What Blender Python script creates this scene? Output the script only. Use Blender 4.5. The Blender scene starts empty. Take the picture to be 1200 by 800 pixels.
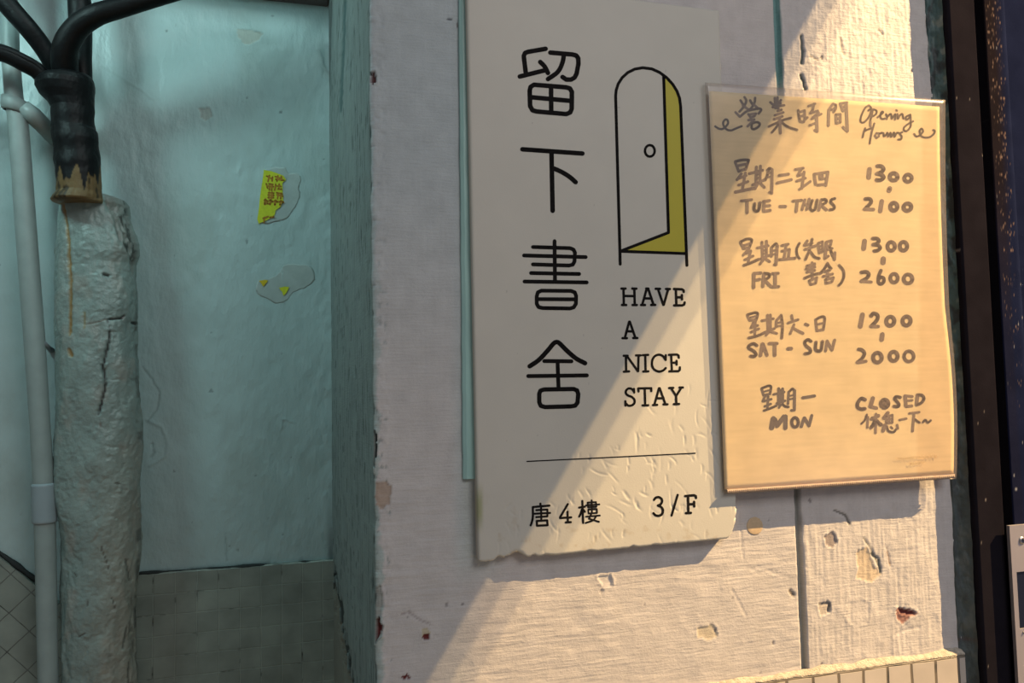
import bpy, bmesh, math, random
import numpy as np
from mathutils import Vector, Matrix

# ------------------------------------------------------------------ camera, light, exposure
sc = bpy.context.scene
COL = sc.collection
FOC, CX, CY = 900.0, 600.0, 400.0
CAM = np.array([0.0, -0.60, 1.50])
yaw, pitch, roll = math.radians(14.909), math.radians(3.2995), math.radians(-1.2105)
Fv = np.array([math.sin(yaw)*math.cos(pitch), math.cos(yaw)*math.cos(pitch), math.sin(pitch)])
R0 = np.array([math.cos(yaw), -math.sin(yaw), 0.0]); U0 = np.cross(R0, Fv)
Rv = R0*math.cos(roll) + U0*math.sin(roll)
Uv = -R0*math.sin(roll) + U0*math.cos(roll)

cd = bpy.data.cameras.new('camera'); cam = bpy.data.objects.new('camera', cd); COL.objects.link(cam)
cd.sensor_fit = 'HORIZONTAL'; cd.sensor_width = 36.0; cd.lens = 36.0*FOC/1200.0
cd.clip_start = 0.01; cd.clip_end = 50
cam.matrix_world = Matrix(((Rv[0], Uv[0], -Fv[0], CAM[0]), (Rv[1], Uv[1], -Fv[1], CAM[1]),
                           (Rv[2], Uv[2], -Fv[2], CAM[2]), (0, 0, 0, 1)))
sc.camera = cam

def ray(px, py):
    return Fv + Rv*((px-CX)/FOC) + Uv*(-(py-CY)/FOC)
def at(px, py, y=0.0):
    d = ray(px, py); t = (y-CAM[1])/d[1]
    return CAM + d*t
def at_x(px, py, x):
    d = ray(px, py); t = (x-CAM[0])/d[0]
    return CAM + d*t
def to_px(P):
    q = np.asarray(P) - CAM
    x, y, z = q@Rv, q@Uv, q@Fv
    return CX + FOC*x/z, CY - FOC*y/z

DEP = 0.47                                   # depth of the hallway behind the pillar
YS, YC = -0.010, -0.0175                     # front of the sign board, front of the notice paper
def at_card(px, py, off=0.0):                # the notice leans: nearly on the sign at its left, further out at its right
    y = -.0155
    for k in range(4):
        p = at(px, py, y+off); k_ = (p[0]-.300)/.260; y = -.0132-k_*(.0005+.0035*min(1, max(0, (p[2]-1.42)/.33)))
    return at(px, py, y+off)

w = bpy.data.worlds.new('world'); sc.world = w; w.use_nodes = True
w.node_tree.nodes['Background'].inputs[0].default_value = (0.88, 0.87, 0.93, 1)
w.node_tree.nodes['Background'].inputs[1].default_value = 0.16
sc.view_settings.view_transform = 'Standard'
sc.view_settings.look = 'None'
sc.view_settings.exposure = 0.0
sc.view_settings.gamma = 1.0
sc.view_settings.use_curve_mapping = False

def area(name, loc, target, size, power, col, sizey=None):
    l = bpy.data.lights.new(name, 'AREA'); l.energy = power; l.color = col; l.size = size
    if sizey: l.shape = 'RECTANGLE'; l.size_y = sizey
    o = bpy.data.objects.new(name, l); COL.objects.link(o); o.location = loc
    o.rotation_euler = (Vector(target)-Vector(loc)).to_track_quat('-Z', 'Y').to_euler()
    return o
# tube light of the hallway (teal), up in front of the back wall and left of the pillar
area('hall_light', (-0.50, 0.10, 2.07), (-0.05, 0.47, 1.62), 0.11, 1.35, (0.62, 1.0, 0.98))
area('hall_fill', (-0.04, 0.10, 2.26), (0.02, 0.47, 1.55), 0.22, 1.0, (0.62, 1.0, 0.98))
# soft light added behind the camera to give the front its ambient
area('ambient_fill', (0.9, -1.9, 2.95), (0.3, 0, 1.5), 0.9, 17.0, (1.0, 0.965, 0.95))
# blue glow on the gate from the right
area('gate_light', (1.25, -1.1, 1.1), (0.72, 0, 1.45), 0.3, 0.6, (0.25, 0.42, 1.0))

# warm lamp with three small diodes, high to the right; an added unseen plate cuts the slanting light edge
LAMP = at(967, 330, 0) + np.array([1.98, -0.90, 1.80])
LT = 0.20                                    # the added plate stands this far along the rays
LED_POWER = 1220.0
LED_COL = (1.0, 0.66, 0.31)
LEDS = [LAMP + np.array([0.0050*(k-1), 0, 0]) for k in range(3)]
for k, p in enumerate(LEDS):
    l = bpy.data.lights.new('diode_light', 'POINT'); l.energy = LED_POWER*(.33, .32, .35)[k]; l.color = LED_COL
    l.shadow_soft_size = 0.0005
    o = bpy.data.objects.new('diode_light', l); COL.objects.link(o); o.location = p

# ------------------------------------------------------------------ helpers
def obj(name, verts, faces, m=None, parent=None, smooth=True, kind=None, attr=None):
    me = bpy.data.meshes.new(name)
    me.from_pydata([tuple(map(float, v)) for v in verts], [], [tuple(map(int, f)) for f in faces]); me.update()
    if smooth:
        me.polygons.foreach_set('use_smooth', [True]*len(me.polygons))
    if attr is not None:
        a = me.attributes.new('tint', 'FLOAT_COLOR', 'POINT')
        c = np.ones((len(verts), 4), np.float32); c[:, :3] = attr
        a.data.foreach_set('color', c.ravel())
    o = bpy.data.objects.new(name, me); COL.objects.link(o)
    if m: me.materials.append(m)
    if parent: attach(o, parent)
    if kind: o['kind'] = kind
    return o
def attach(o, parent):
    o.parent = parent
    W = lambda p: (W(p.parent) @ p.matrix_parent_inverse if p.parent else Matrix.Identity(4)) @ Matrix.LocRotScale(p.location, p.rotation_euler, p.scale)
    o.matrix_parent_inverse = W(parent).inverted()
def thing(name, label, cat, loc, group=None):
    o = bpy.data.objects.new(name, None); COL.objects.link(o); o.location = tuple(map(float, loc))
    o.empty_display_size = 0.02
    return tag(o, label, cat, group)
def tag(o, label, cat, group=None):
    o['label'] = label; o['category'] = cat
    if group: o['group'] = group
    return o

def grid_faces(nr, nc, wrap=False):
    r = np.arange(nr-1)[:, None]*nc; c = np.arange(nc if wrap else nc-1)[None, :]
    c2 = (c+1) % nc
    f = np.stack([r+c, r+c2, r+c2+nc, r+c+nc], -1).reshape(-1, 4)
    return f
def box(x0, x1, y0, y1, z0, z1, bev=0.0, seg=2):
    bm = bmesh.new(); bmesh.ops.create_cube(bm, size=1)
    for v in bm.verts:
        v.co = Vector(((x0+x1)/2+v.co.x*(x1-x0), (y0+y1)/2+v.co.y*(y1-y0), (z0+z1)/2+v.co.z*(z1-z0)))
    if bev: bmesh.ops.bevel(bm, geom=bm.edges[:], offset=bev, segments=seg, affect='EDGES', profile=0.5)
    bm.verts.index_update()
    V = [v.co.copy() for v in bm.verts]; Fc = [[v.index for v in f.verts] for f in bm.faces]; bm.free()
    return V, Fc
def join(parts):
    V, Fc = [], []
    for v, f in parts:
        o = len(V); V += [tuple(p) for p in v]; Fc += [[i+o for i in q] for q in f]
    return V, Fc

def hsh(ix, iy, seed):
    h = (ix*374761393 + iy*668265263 + seed*1442695041) & 0xffffffff
    h = ((h ^ (h >> 13))*1274126177) & 0xffffffff
    return ((h ^ (h >> 16)) & 0xffff)/65535.0
def vn(x, y, seed=0):
    x = np.asarray(x, float); y = np.asarray(y, float)
    ix = np.floor(x).astype(np.int64); iy = np.floor(y).astype(np.int64)
    fx = x-ix; fy = y-iy; fx = fx*fx*(3-2*fx); fy = fy*fy*(3-2*fy)
    a, b, c, d = hsh(ix, iy, seed), hsh(ix+1, iy, seed), hsh(ix, iy+1, seed), hsh(ix+1, iy+1, seed)
    return (a*(1-fx)+b*fx)*(1-fy) + (c*(1-fx)+d*fx)*fy - 0.5
def fbm(x, y, seed=0, n=4):
    s = 0; a = 1.0
    for k in range(n):
        s = s + a*vn(x*2**k, y*2**k, seed+k*17); a *= 0.5
    return s
def sstep(a, b, x):
    t = np.clip((x-a)/(b-a), 0, 1); return t*t*(3-2*t)
def dist_poly(X, Y, pts):
    d = np.full(X.shape, 1e9)
    for (x0, y0), (x1, y1) in zip(pts[:-1], pts[1:]):
        dx, dy = x1-x0, y1-y0; t = np.clip(((X-x0)*dx+(Y-y0)*dy)/(dx*dx+dy*dy+1e-9), 0, 1)
        d = np.minimum(d, np.hypot(X-x0-t*dx, Y-y0-t*dy))
    return d
def inside(X, Y, pts):
    r = np.zeros(X.shape, bool); n = len(pts)
    for i in range(n):
        x0, y0 = pts[i]; x1, y1 = pts[(i+1) % n]
        if y0 == y1: continue
        c = ((y0 > Y) != (y1 > Y)) & (X < (x1-x0)*(Y-y0)/(y1-y0)+x0)
        r ^= c
    return r
def mixc(tint, col, m):
    m = np.asarray(m, float)[..., None]
    return tint*(1-m) + np.array(col)[None, :]*m

def catmull(pts, n=6):
    P = [np.array(p, float) for p in pts]
    if len(P) < 3: return P
    Q = [2*P[0]-P[1]] + P + [2*P[-1]-P[-2]]; out = []
    for i in range(1, len(Q)-2):
        for k in range(n):
            t = k/n; a, b, c, d = Q[i-1], Q[i], Q[i+1], Q[i+2]
            out.append(0.5*((2*b)+(c-a)*t+(2*a-5*b+4*c-d)*t*t+(3*b-a-3*c+d)*t**3))
    out.append(P[-1]); return out
def ribbon(pts, wd, V, Fc, fn, dpx):
    """one pen stroke: pts in photograph pixels of the flat sheet, mapped to the sheet by fn"""
    r = wd/2
    for i, p in enumerate(pts):
        b = len(V); n = 12
        for k in range(n):
            a = 2*math.pi*k/n; V.append(fn(p[0]+r*math.cos(a), p[1]+r*math.sin(a), dpx))
        Fc.append([b+n-1-k for k in range(n)])
        if i+1 < len(pts):
            q = pts[i+1]; dx, dy = q[0]-p[0], q[1]-p[1]; L = math.hypot(dx, dy)
            if L < 1e-6: continue
            nx, ny = -dy/L*r, dx/L*r; b = len(V)
            for (x, y) in ((p[0]+nx, p[1]+ny), (p[0]-nx, p[1]-ny), (q[0]-nx, q[1]-ny), (q[0]+nx, q[1]+ny)):
                V.append(fn(x, y, dpx))
            Fc.append([b, b+1, b+2, b+3])
def crop(x0, y0, s):
    return lambda p: (x0+p[0]/s, y0+p[1]/s)
def lettering(name, strokes, fn, m, parent):
    """strokes: list of (points, width, curve?) in photograph pixels"""
    V, Fc = [], []
    for i, (pts, wd, cv) in enumerate(strokes):
        P = catmull(pts) if cv else pts
        Q = [P[0]]
        for a, b in zip(P[:-1], P[1:]):
            k = max(1, int(math.hypot(b[0]-a[0], b[1]-a[1])/3)) if fn.__name__ == 'sheet' else 1
            Q += [(a[0]+(b[0]-a[0])*q/k, a[1]+(b[1]-a[1])*q/k) for q in range(1, k+1)]
        P = Q
        ribbon(P, wd*(1.10 if fn.__name__ == 'sheet' else 1.04), V, Fc, fn, i*2e-6)
    # make all faces look towards the viewer
    out = []
    for f in Fc:
        a, b, c = (np.array(V[f[i]]) for i in (0, 1, 2))
        out.append(f if np.cross(b-a, c-a)[1] < 0 else f[::-1])
    return obj(name, V, out, m, parent, smooth=False)

def tube(path, rad, n=14, caps=True, ell=None):
    """path: list of 3D points, rad: list; returns verts, faces"""
    P = np.array(path, float); m = len(P)
    T = np.gradient(P, axis=0); T /= np.linalg.norm(T, axis=1)[:, None]
    up = np.array([0, 1.0, 0]); V = []
    for i in range(m):
        a = np.cross(T[i], up); a /= np.linalg.norm(a)+1e-9; b = np.cross(T[i], a)
        for k in range(n):
            t = 2*math.pi*k/n
            V.append(P[i]+rad[i]*(a*math.cos(t)+b*math.sin(t)))
    Fc = [tuple(f) for f in grid_faces(m, n, True)]
    if caps:
        Fc.append(tuple(range(n))[::-1]); Fc.append(tuple((m-1)*n+k for k in range(n)))
    return V, Fc

# ------------------------------------------------------------------ materials
def pbr(name, col=(.5, .5, .5), rough=.6, attr=False, vary=None, bumps=(), spec=.5, metal=0.0, alpha=None):
    m = bpy.data.materials.new(name); m.use_nodes = True; nt = m.node_tree; N = nt.nodes; L = nt.links
    b = N['Principled BSDF']; b.inputs['Roughness'].default_value = rough
    b.inputs['Metallic'].default_value = metal; b.inputs['Specular IOR Level'].default_value = spec
    tc = N.new('ShaderNodeTexCoord'); out = None
    if attr:
        a = N.new('ShaderNodeAttribute'); a.attribute_name = 'tint'; out = a.outputs['Color']
    else:
        r = N.new('ShaderNodeRGB'); r.outputs[0].default_value = (*col, 1); out = r.outputs[0]
    for v in ([vary] if vary and not isinstance(vary, list) else (vary or [])):
        sc_, amt, det, stretch = v
        mp = N.new('ShaderNodeMapping'); mp.inputs['Scale'].default_value = stretch; L.new(tc.outputs['Object'], mp.inputs[0])
        n = N.new('ShaderNodeTexNoise'); n.inputs['Scale'].default_value = sc_; n.inputs['Detail'].default_value = det
        L.new(mp.outputs[0], n.inputs['Vector'])
        mr = N.new('ShaderNodeMapRange'); mr.inputs['From Min'].default_value = .3; mr.inputs['From Max'].default_value = .7
        mr.inputs['To Min'].default_value = 1-amt; mr.inputs['To Max'].default_value = 1+amt*.4
        L.new(n.outputs['Fac'], mr.inputs['Value'])
        mx = N.new('ShaderNodeMix'); mx.data_type = 'RGBA'; mx.blend_type = 'MULTIPLY'; mx.inputs[0].default_value = 1
        L.new(out, mx.inputs[6]); L.new(mr.outputs[0], mx.inputs[7]); out = mx.outputs[2]
    L.new(out, b.inputs['Base Color'])
    prev = None
    for (sc_, det, dist, stretch) in bumps:
        mp = N.new('ShaderNodeMapping'); mp.inputs['Scale'].default_value = stretch; L.new(tc.outputs['Object'], mp.inputs[0])
        n = N.new('ShaderNodeTexNoise'); n.inputs['Scale'].default_value = sc_; n.inputs['Detail'].default_value = det
        L.new(mp.outputs[0], n.inputs['Vector'])
        bp = N.new('ShaderNodeBump'); bp.inputs['Distance'].default_value = dist; bp.inputs['Strength'].default_value = 1
        L.new(n.outputs['Fac'], bp.inputs['Height'])
        if prev: L.new(prev.outputs[0], bp.inputs['Normal'])
        prev = bp
    if prev: L.new(prev.outputs[0], b.inputs['Normal'])
    return m

M_front = pbr('front_plaster', rough=.62, attr=True, vary=[(60, .10, 4, (1, 1, 1)), (900, .05, 2, (1, 1, 1))],
              bumps=[(420, 3, .00022, (1, 1, 1)), (60, 4, .0004, (1, 1, 9)), (1500, 2, .00012, (1, 1, 1))], spec=.3)
M_back = pbr('hall_plaster', rough=.36, attr=True, vary=[(18, .08, 4, (1, 1, 1))],
             bumps=[(260, 3, .0003, (1, 1, .25)), (75, 4, .0024, (1, 1, .6))], spec=.5)
M_column = pbr('column_plaster', rough=.36, attr=True, vary=[(40, .16, 5, (1, 1, 1))],
               bumps=[(240, 4, .0011, (1, 1, 1))], spec=.5)
M_board = pbr('sign_board', rough=.5, attr=True, vary=[(30, .03, 3, (1, 1, 1))], bumps=[(700, 2, .00006, (1, 1, 1))], spec=.35)
M_ink = pbr('black_ink', (.010, .009, .009), .7, spec=.08)
M_yellow = pbr('yellow_print', (.50, .45, .045), .5, spec=.3)
M_marker = pbr('marker_ink', (.215, .160, .125), .6, vary=(600, .18, 2, (1, 1, 1)), spec=.2)
M_marker_dark = pbr('dark_marker_ink', (.12, .10, .09), .6, vary=(600, .18, 2, (1, 1, 1)), spec=.2)
M_paper = pbr('cream_paper', rough=.75, attr=True, vary=[(45, .09, 5, (1, 1, 1)), (330, .06, 3, (.08, 1, 1))],
              bumps=[(300, 2, .00008, (.1, 1, 1))], spec=.15)
M_pvc = pbr('white_plastic', (.27, .335, .33), .45, vary=(50, .10, 4, (1, 1, 1)), bumps=[(300, 2, .00015, (1, 1, 1))], spec=.4)
M_pvc2 = pbr('grey_plastic', (.27, .34, .37), .42, vary=(50, .06, 4, (1, 1, 1)), spec=.4)
M_rubber = pbr('black_rubber', (.0045, .0055, .0065), .5, vary=(80, .3, 3, (1, 1, 1)), bumps=[(260, 3, .0005, (1, 1, 1))], spec=.22)
M_sleeve = pbr('shrink_sleeve', rough=.5, attr=True, vary=(90, .2, 4, (1, 1, 1)), bumps=[(200, 3, .0008, (1, 1, .5))], spec=.2)
M_frame = pbr('charcoal_steel', rough=.42, attr=True, vary=(40, .2, 3, (1, 1, 1)), bumps=[(500, 2, .00008, (1, 1, 1))], spec=0.0)
M_plate = pbr('brushed_steel', (.36, .34, .37), .45, vary=(120, .08, 3, (1, 1, .1)), metal=.35)
M_screw = pbr('screw_steel', (.45, .43, .42), .35, metal=.9)
M_window = pbr('dark_window', (.010, .013, .03), .12, spec=.6)
M_teal = pbr('teal_tape', (.36, .60, .57), .38, vary=[(60, .12, 3, (1, 1, .3))], bumps=[(120, 2, .0004, (1, 1, .3))], spec=.5)
M_chip = pbr('red_underpaint', (.13, .022, .022), .7, vary=(500, .4, 3, (1, 1, 1)), bumps=[(900, 2, .0004, (1, 1, 1))])
M_dark = pbr('dark_grime', (.018, .024, .024), .8, vary=(500, .3, 3, (1, 1, 1)))
M_cream = pbr('cream_dot', (.60, .46, .30), .6, vary=(300, .1, 3, (1, 1, 1)), spec=.2)
M_greypatch = pbr('bare_plaster', (.30, .35, .33), .7, vary=(120, .1, 3, (1, 1, 1)), bumps=[(300, 2, .0003, (1, 1, 1))], spec=.2)
M_residue = pbr('glue_residue', (.38, .45, .44), .45, vary=(90, .1, 3, (1, 1, 1)), bumps=[(200, 2, .0003, (1, 1, 1))], spec=.4)
M_sticker = pbr('sticker_yellow', (.58, .62, .03), .55, vary=(300, .1, 3, (1, 1, 1)), spec=.3)
M_sticker2 = pbr('sticker_amber', (.62, .46, .02), .55, vary=(300, .1, 3, (1, 1, 1)), spec=.3)
M_red = pbr('red_print', (.45, .22, .035), .6, spec=.2)
M_floor = pbr('grey_floor', (.16, .16, .15), .6, vary=(20, .2, 4, (1, 1, 1)))
M_lamp = pbr('lamp_housing', (.05, .05, .05), .4)

def tile_mat(name, tile, grout, size, rot=0.0, off=(0, 0, 0), mort=.03, grime=.35):
    m = pbr(name, tile, .42, spec=.4); nt = m.node_tree; N = nt.nodes; L = nt.links; b = N['Principled BSDF']
    tc = N.new('ShaderNodeTexCoord'); mp = N.new('ShaderNodeMapping')
    mp.vector_type = 'TEXTURE'
    mp.inputs['Location'].default_value = off; mp.inputs['Rotation'].default_value = (math.pi/2, 0, 0)
    L.new(tc.outputs['Object'], mp.inputs[0])
    mp2 = N.new('ShaderNodeMapping'); mp2.inputs['Rotation'].default_value = (0, 0, rot); L.new(mp.outputs[0], mp2.inputs[0])
    wn = N.new('ShaderNodeTexNoise'); wn.inputs['Scale'].default_value = 30
    L.new(mp2.outputs[0], wn.inputs['Vector'])
    ad = N.new('ShaderNodeVectorMath'); ad.operation = 'MULTIPLY_ADD'
    L.new(wn.outputs['Color'], ad.inputs[0]); ad.inputs[1].default_value = (.0022, .0022, 0); L.new(mp2.outputs[0], ad.inputs[2])
    br = N.new('ShaderNodeTexBrick'); br.offset = 0.0; br.inputs['Scale'].default_value = 1
    br.inputs['Brick Width'].default_value = size; br.inputs['Row Height'].default_value = size
    br.inputs['Mortar Size'].default_value = size*mort; br.inputs['Mortar Smooth'].default_value = .3
    br.inputs['Color1'].default_value = (*tile, 1); br.inputs['Color2'].default_value = (*[c*.88 for c in tile], 1)
    gn = N.new('ShaderNodeTexNoise'); gn.inputs['Scale'].default_value = 45; gn.inputs['Detail'].default_value = 3; L.new(mp2.outputs[0], gn.inputs['Vector'])
    gm = N.new('ShaderNodeMapRange'); gm.inputs['From Min'].default_value = .58; gm.inputs['From Max'].default_value = .72; L.new(gn.outputs['Fac'], gm.inputs['Value'])
    gx_ = N.new('ShaderNodeMix'); gx_.data_type = 'RGBA'; gx_.inputs[6].default_value = (*grout, 1); gx_.inputs[7].default_value = (.05, .055, .05, 1); L.new(gm.outputs[0], gx_.inputs[0]); L.new(gx_.outputs[2], br.inputs['Mortar'])
    L.new(ad.outputs[0], br.inputs['Vector'])
    n = N.new('ShaderNodeTexNoise'); n.inputs['Scale'].default_value = 28; n.inputs['Detail'].default_value = 5
    L.new(tc.outputs['Object'], n.inputs['Vector'])
    mr = N.new('ShaderNodeMapRange'); mr.inputs['From Min'].default_value = .3; mr.inputs['From Max'].default_value = .7
    mr.inputs['To Min'].default_value = 1-grime; mr.inputs['To Max'].default_value = 1.05; L.new(n.outputs['Fac'], mr.inputs['Value'])
    mx = N.new('ShaderNodeMix'); mx.data_type = 'RGBA'; mx.blend_type = 'MULTIPLY'; mx.inputs[0].default_value = 1
    L.new(br.outputs['Color'], mx.inputs[6]); L.new(mr.outputs[0], mx.inputs[7]); L.new(mx.outputs[2], b.inputs['Base Color'])
    bp = N.new('ShaderNodeBump'); bp.invert = True; bp.inputs['Distance'].default_value = .0012
    L.new(br.outputs['Fac'], bp.inputs['Height']); L.new(bp.outputs[0], b.inputs['Normal'])
    return m

# clear plastic film of the sleeve
M_film = bpy.data.materials.new('clear_film'); M_film.use_nodes = True
_n = M_film.node_tree.nodes; _l = M_film.node_tree.links; _n.remove(_n['Principled BSDF'])
_t = _n.new('ShaderNodeBsdfTransparent'); _t.inputs[0].default_value = (.97, .96, .95, 1)
_d = _n.new('ShaderNodeBsdfDiffuse'); _d.inputs[0].default_value = (.62, .52, .46, 1)
_g = _n.new('ShaderNodeBsdfGlossy'); _g.inputs['Roughness'].default_value = .25
_m1 = _n.new('ShaderNodeMixShader'); _m1.inputs[0].default_value = .14; _l.new(_t.outputs[0], _m1.inputs[1]); _l.new(_d.outputs[0], _m1.inputs[2])
_m2 = _n.new('ShaderNodeMixShader'); _m2.inputs[0].default_value = .06; _l.new(_m1.outputs[0], _m2.inputs[1]); _l.new(_g.outputs[0], _m2.inputs[2])
_l.new(_m2.outputs[0], _n['Material Output'].inputs[0])
M_zip = pbr('frosted_zip', (.42, .33, .27), .4, vary=(200, .1, 2, (1, 1, 1)), spec=.5)

TEAL = np.array([.20, .36, .36]); OFFW = np.array([.60, .57, .555])

# ------------------------------------------------------------------ wall_front: pillar face, corner and reveal in one skin
XC = at(436, 400)[0]; XE = at(1108, 400)[0]
XB = at(388, 400, DEP)[0]                    # the reveal is splayed: its inner corner
Z0, Z1 = 1.13, 1.95
def corner_x(z): return XC + .0012*fbm(z*60, z*0+3, 5, 3)
def build_front():
    rv = np.concatenate([np.linspace(DEP+.01, .12, 60)[:-1], np.linspace(.12, .004, 70)])
    prof = [(XC+(XB-XC)*y/DEP, y, -1, 0) for y in rv]
    for k in range(1, 6):
        a = math.pi/2*k/6; r = .004; prof.append((XC+r-r*math.cos(a), r-r*math.sin(a), -math.cos(a), -math.sin(a)))
    nf = 470
    for x in np.linspace(XC+.004, XE, nf): prof.append((x, 0, 0, -1))
    prof.append((XE, .03, 1, 0))
    prof = np.array(prof); zs = np.concatenate([[0.0], np.linspace(Z0, Z1, 560), [2.6]])
    nc, nr = len(prof), len(zs)
    X = np.tile(prof[:, 0], (nr, 1)); Y = np.tile(prof[:, 1], (nr, 1)); Z = np.tile(zs[:, None], (1, nc))
    NX = np.tile(prof[:, 2], (nr, 1)); NY = np.tile(prof[:, 3], (nr, 1))
    P = np.stack([X, Y, Z], -1); px, py = to_px(P)
    front = (np.arange(nc) >= len(rv)+2)[None, :]*np.ones((nr, 1), bool)
    rev = ~front
    S = np.where(front, X, XC-Y); Xr = XC+(XB-XC)*Y/DEP                      # unrolled coordinate
    gx = at(927, 400)[0]
    right = sstep(gx-.003, gx+.003, X)*front
    h = .0009*fbm(S*22, Z*22, 1, 4)
    hs = fbm(S*34, Z*520, 7, 2)*(.6+vn(S*14, Z*14, 3)); vs = fbm(S*520, Z*26, 9, 2)
    low = sstep(430, 640, py)
    h += np.where(rev, .00022*fbm(S*400, Z*24, 12, 2), 0)
    h += front*((1-right)*(.00062*hs*low + .00016*vs*(1-low)) + right*(.00036*vs + .00018*hs))
    h += front*right*(.00050*np.clip(fbm(S*160, Z*130, 21, 3), -.2, 1) + .00034*fbm(S*420, Z*380, 25, 2)*sstep(200, 60, py))
    h += front*(1-right)*low*.0005*np.clip(fbm(S*120, Z*140, 23, 3)-.15, 0, 1)
    tint = np.tile(OFFW, (nr, nc, 1)).astype(float)
    # reveal in the hall's old teal paint
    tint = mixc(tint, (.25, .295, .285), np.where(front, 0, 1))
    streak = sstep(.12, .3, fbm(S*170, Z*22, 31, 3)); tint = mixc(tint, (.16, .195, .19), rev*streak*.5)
    # a shallow vertical groove where the jamb of the reveal meets the plaster
    dcor = np.where(front, X-XC, -Y)
    ragg = .0045 + .0050*fbm(Z*70, Z*0+1, 41, 4) + .0025*fbm(S*300, Z*300, 42, 2)
    edge = front*sstep(ragg+.0012, ragg-.0012, dcor)
    tint = mixc(tint, (.34, .45, .43), edge*.85)
    spot = front*(dcor < .012)*sstep(.34, .5, fbm(S*260, Z*200, 43, 4)); tint = mixc(tint, (.16, .20, .19), spot*.7)
    h -= spot*.0005; h += front*(dcor < .012)*.0007*fbm(S*260, Z*260, 47, 3)
    # wash of grey-teal paint next to the tape
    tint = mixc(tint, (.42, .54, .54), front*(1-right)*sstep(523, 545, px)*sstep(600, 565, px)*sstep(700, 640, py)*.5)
    tint = mixc(tint, (.44, .505, .53), front*(1-right)*sstep(575, 530, px)*(.25+.75*sstep(560, 120, py)))  # cool ambient light put into the wall colour, stronger towards the top
    # groove between the two plaster strips
    gw = .0032 + .0009*vn(Z*70, Z*0, 51)
    upper = sstep(120, 90, py)
    dg = np.abs(X-gx-.0004*vn(Z*40, Z*0, 52)); gm = front*sstep(gw*1.15, gw*.55, dg)
    h -= gm*.0042
    tint = mixc(tint, (.10, .27, .27), front*sstep(gw*1.5, gw*.9, dg)*upper*.9)
    tint = mixc(tint, (.20, .21, .19), gm*(1-upper)*.85)
    # peels, cracks and holes, all by their own shapes
    def chip(poly, col, depth=.0006, soft=1.0):
        nonlocal h, tint
        a = np.array(poly); bb = (px > a[:, 0].min()-5) & (px < a[:, 0].max()+5) & (py > a[:, 1].min()-5) & (py < a[:, 1].max()+5) & front
        jx = px+1.6*fbm(px/3, py/3, 61, 2); jy = py+1.6*fbm(px/3+9, py/3, 62, 2)
        m = bb & inside(jx, jy, poly); h = h - m*depth
        if col is not None: tint = mixc(tint, col, m*1.0)
        ring = bb & ~m & (dist_poly(jx, jy, list(poly)+[poly[0]]) < 2.2); h = h + ring*depth*.5
    def crack(line, wd, depth, col=None, mask=True):
        nonlocal h, tint
        a = np.array(line); bb = (px > a[:, 0].min()-8) & (px < a[:, 0].max()+8) & (py > a[:, 1].min()-8) & (py < a[:, 1].max()+8) & mask
        jx = px+1.3*fbm(px/4, py/4, 63, 2); d = dist_poly(jx, py, line); m = bb*sstep(wd, wd*.3, d)
        h = h - m*depth
        if col is not None: tint = mixc(tint, col, m)
    red = (.13, .022, .022); drk = (.03, .035, .033)
    chip([(437, 690), (446, 686), (449, 705), (444, 728), (448, 742), (441, 752), (437, 740)], (.35, .38, .36), .0012)
    chip([(436, 728), (444, 724), (449, 735), (445, 745), (440, 752), (436, 745)], red, .002)
    chip([(494, 738), (500, 735), (504, 743), (503, 748), (496, 749)], (.52, .48, .36), .0004)
    chip([(494, 744), (503, 743), (502, 749), (496, 749)], red, .0008)
    chip([(470, 791), (478, 790), (481, 794), (474, 796)], red, .0008)
    chip([(434, 85), (440, 83), (441, 96), (436, 98)], (.08, .03, .03), .002)
    chip([(436, 506), (440, 504), (441, 535), (437, 556), (435, 540)], drk, .003)
    chip([(440, 565), (452, 563), (459, 570), (457, 590), (447, 598), (440, 588)], (.44, .36, .30), .0006)
    chip([(1049, 714), (1058, 712), (1070, 714), (1076, 718), (1066, 724), (1058, 731), (1052, 726)], (.36, .20, .17), .0008)
    chip([(1051, 712), (1060, 715), (1074, 717), (1065, 720), (1056, 719)], red, .0012)
    chip([(1005, 645), (1016, 640), (1024, 662), (1034, 672), (1022, 682), (1004, 678)], (.60, .50, .38), .0005)
    chip([(992, 706), (1010, 702), (1020, 708), (1018, 730), (1000, 734), (990, 722)], None, .0003)
    chip([(958, 710), (970, 704), (974, 716), (962, 722)], (.50, .45, .40), .0006)
    chip([(966, 628), (976, 622), (982, 634), (976, 642), (968, 638)], (.30, .26, .25), .0008)
    chip([(816, 735), (836, 731), (842, 744), (830, 750), (818, 746)], (.56, .50, .40), .0005)
    chip([(700, 675), (716, 672), (718, 684), (706, 686)], None, .0007)
    chip([(872, 608), (890, 606), (895, 618), (888, 628), (876, 626), (870, 618)], None, .0002)
    crack([(978, 598), (990, 603), (996, 614)], 1.8, .0009, (.16, .15, .13))
    crack([(1012, 630), (1022, 645), (1032, 668)], 1.5, .0008, (.22, .21, .18))
    crack([(1020, 648), (1030, 655), (1033, 670)], 1.9, .0010, (.16, .165, .14))
    crack([(1040, 646), (1044, 662)], 1.5, .0006, (.36, .27, .22))
    crack([(960, 707), (972, 706), (971, 716)], 2, .001, (.2, .18, .16))
    crack([(926, 692), (930, 697)], 3, .001, (.18, .15, .13))
    crack([(985, 45), (987, 60), (990, 64)], 1.3, .0006, (.36, .31, .27))
    crack([(939, 42), (941, 60), (940, 74)], 2.8, .0018, (.10, .12, .115))
    crack([(939, 88), (942, 95), (944, 104)], 3.0, .0018, (.07, .085, .08))
    crack([(949, 65), (958, 70)], 1.4, .0008, (.32, .27, .23))
    crack([(1030, 35), (1034, 40)], 1.4, .0008, (.32, .27, .23))
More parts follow.
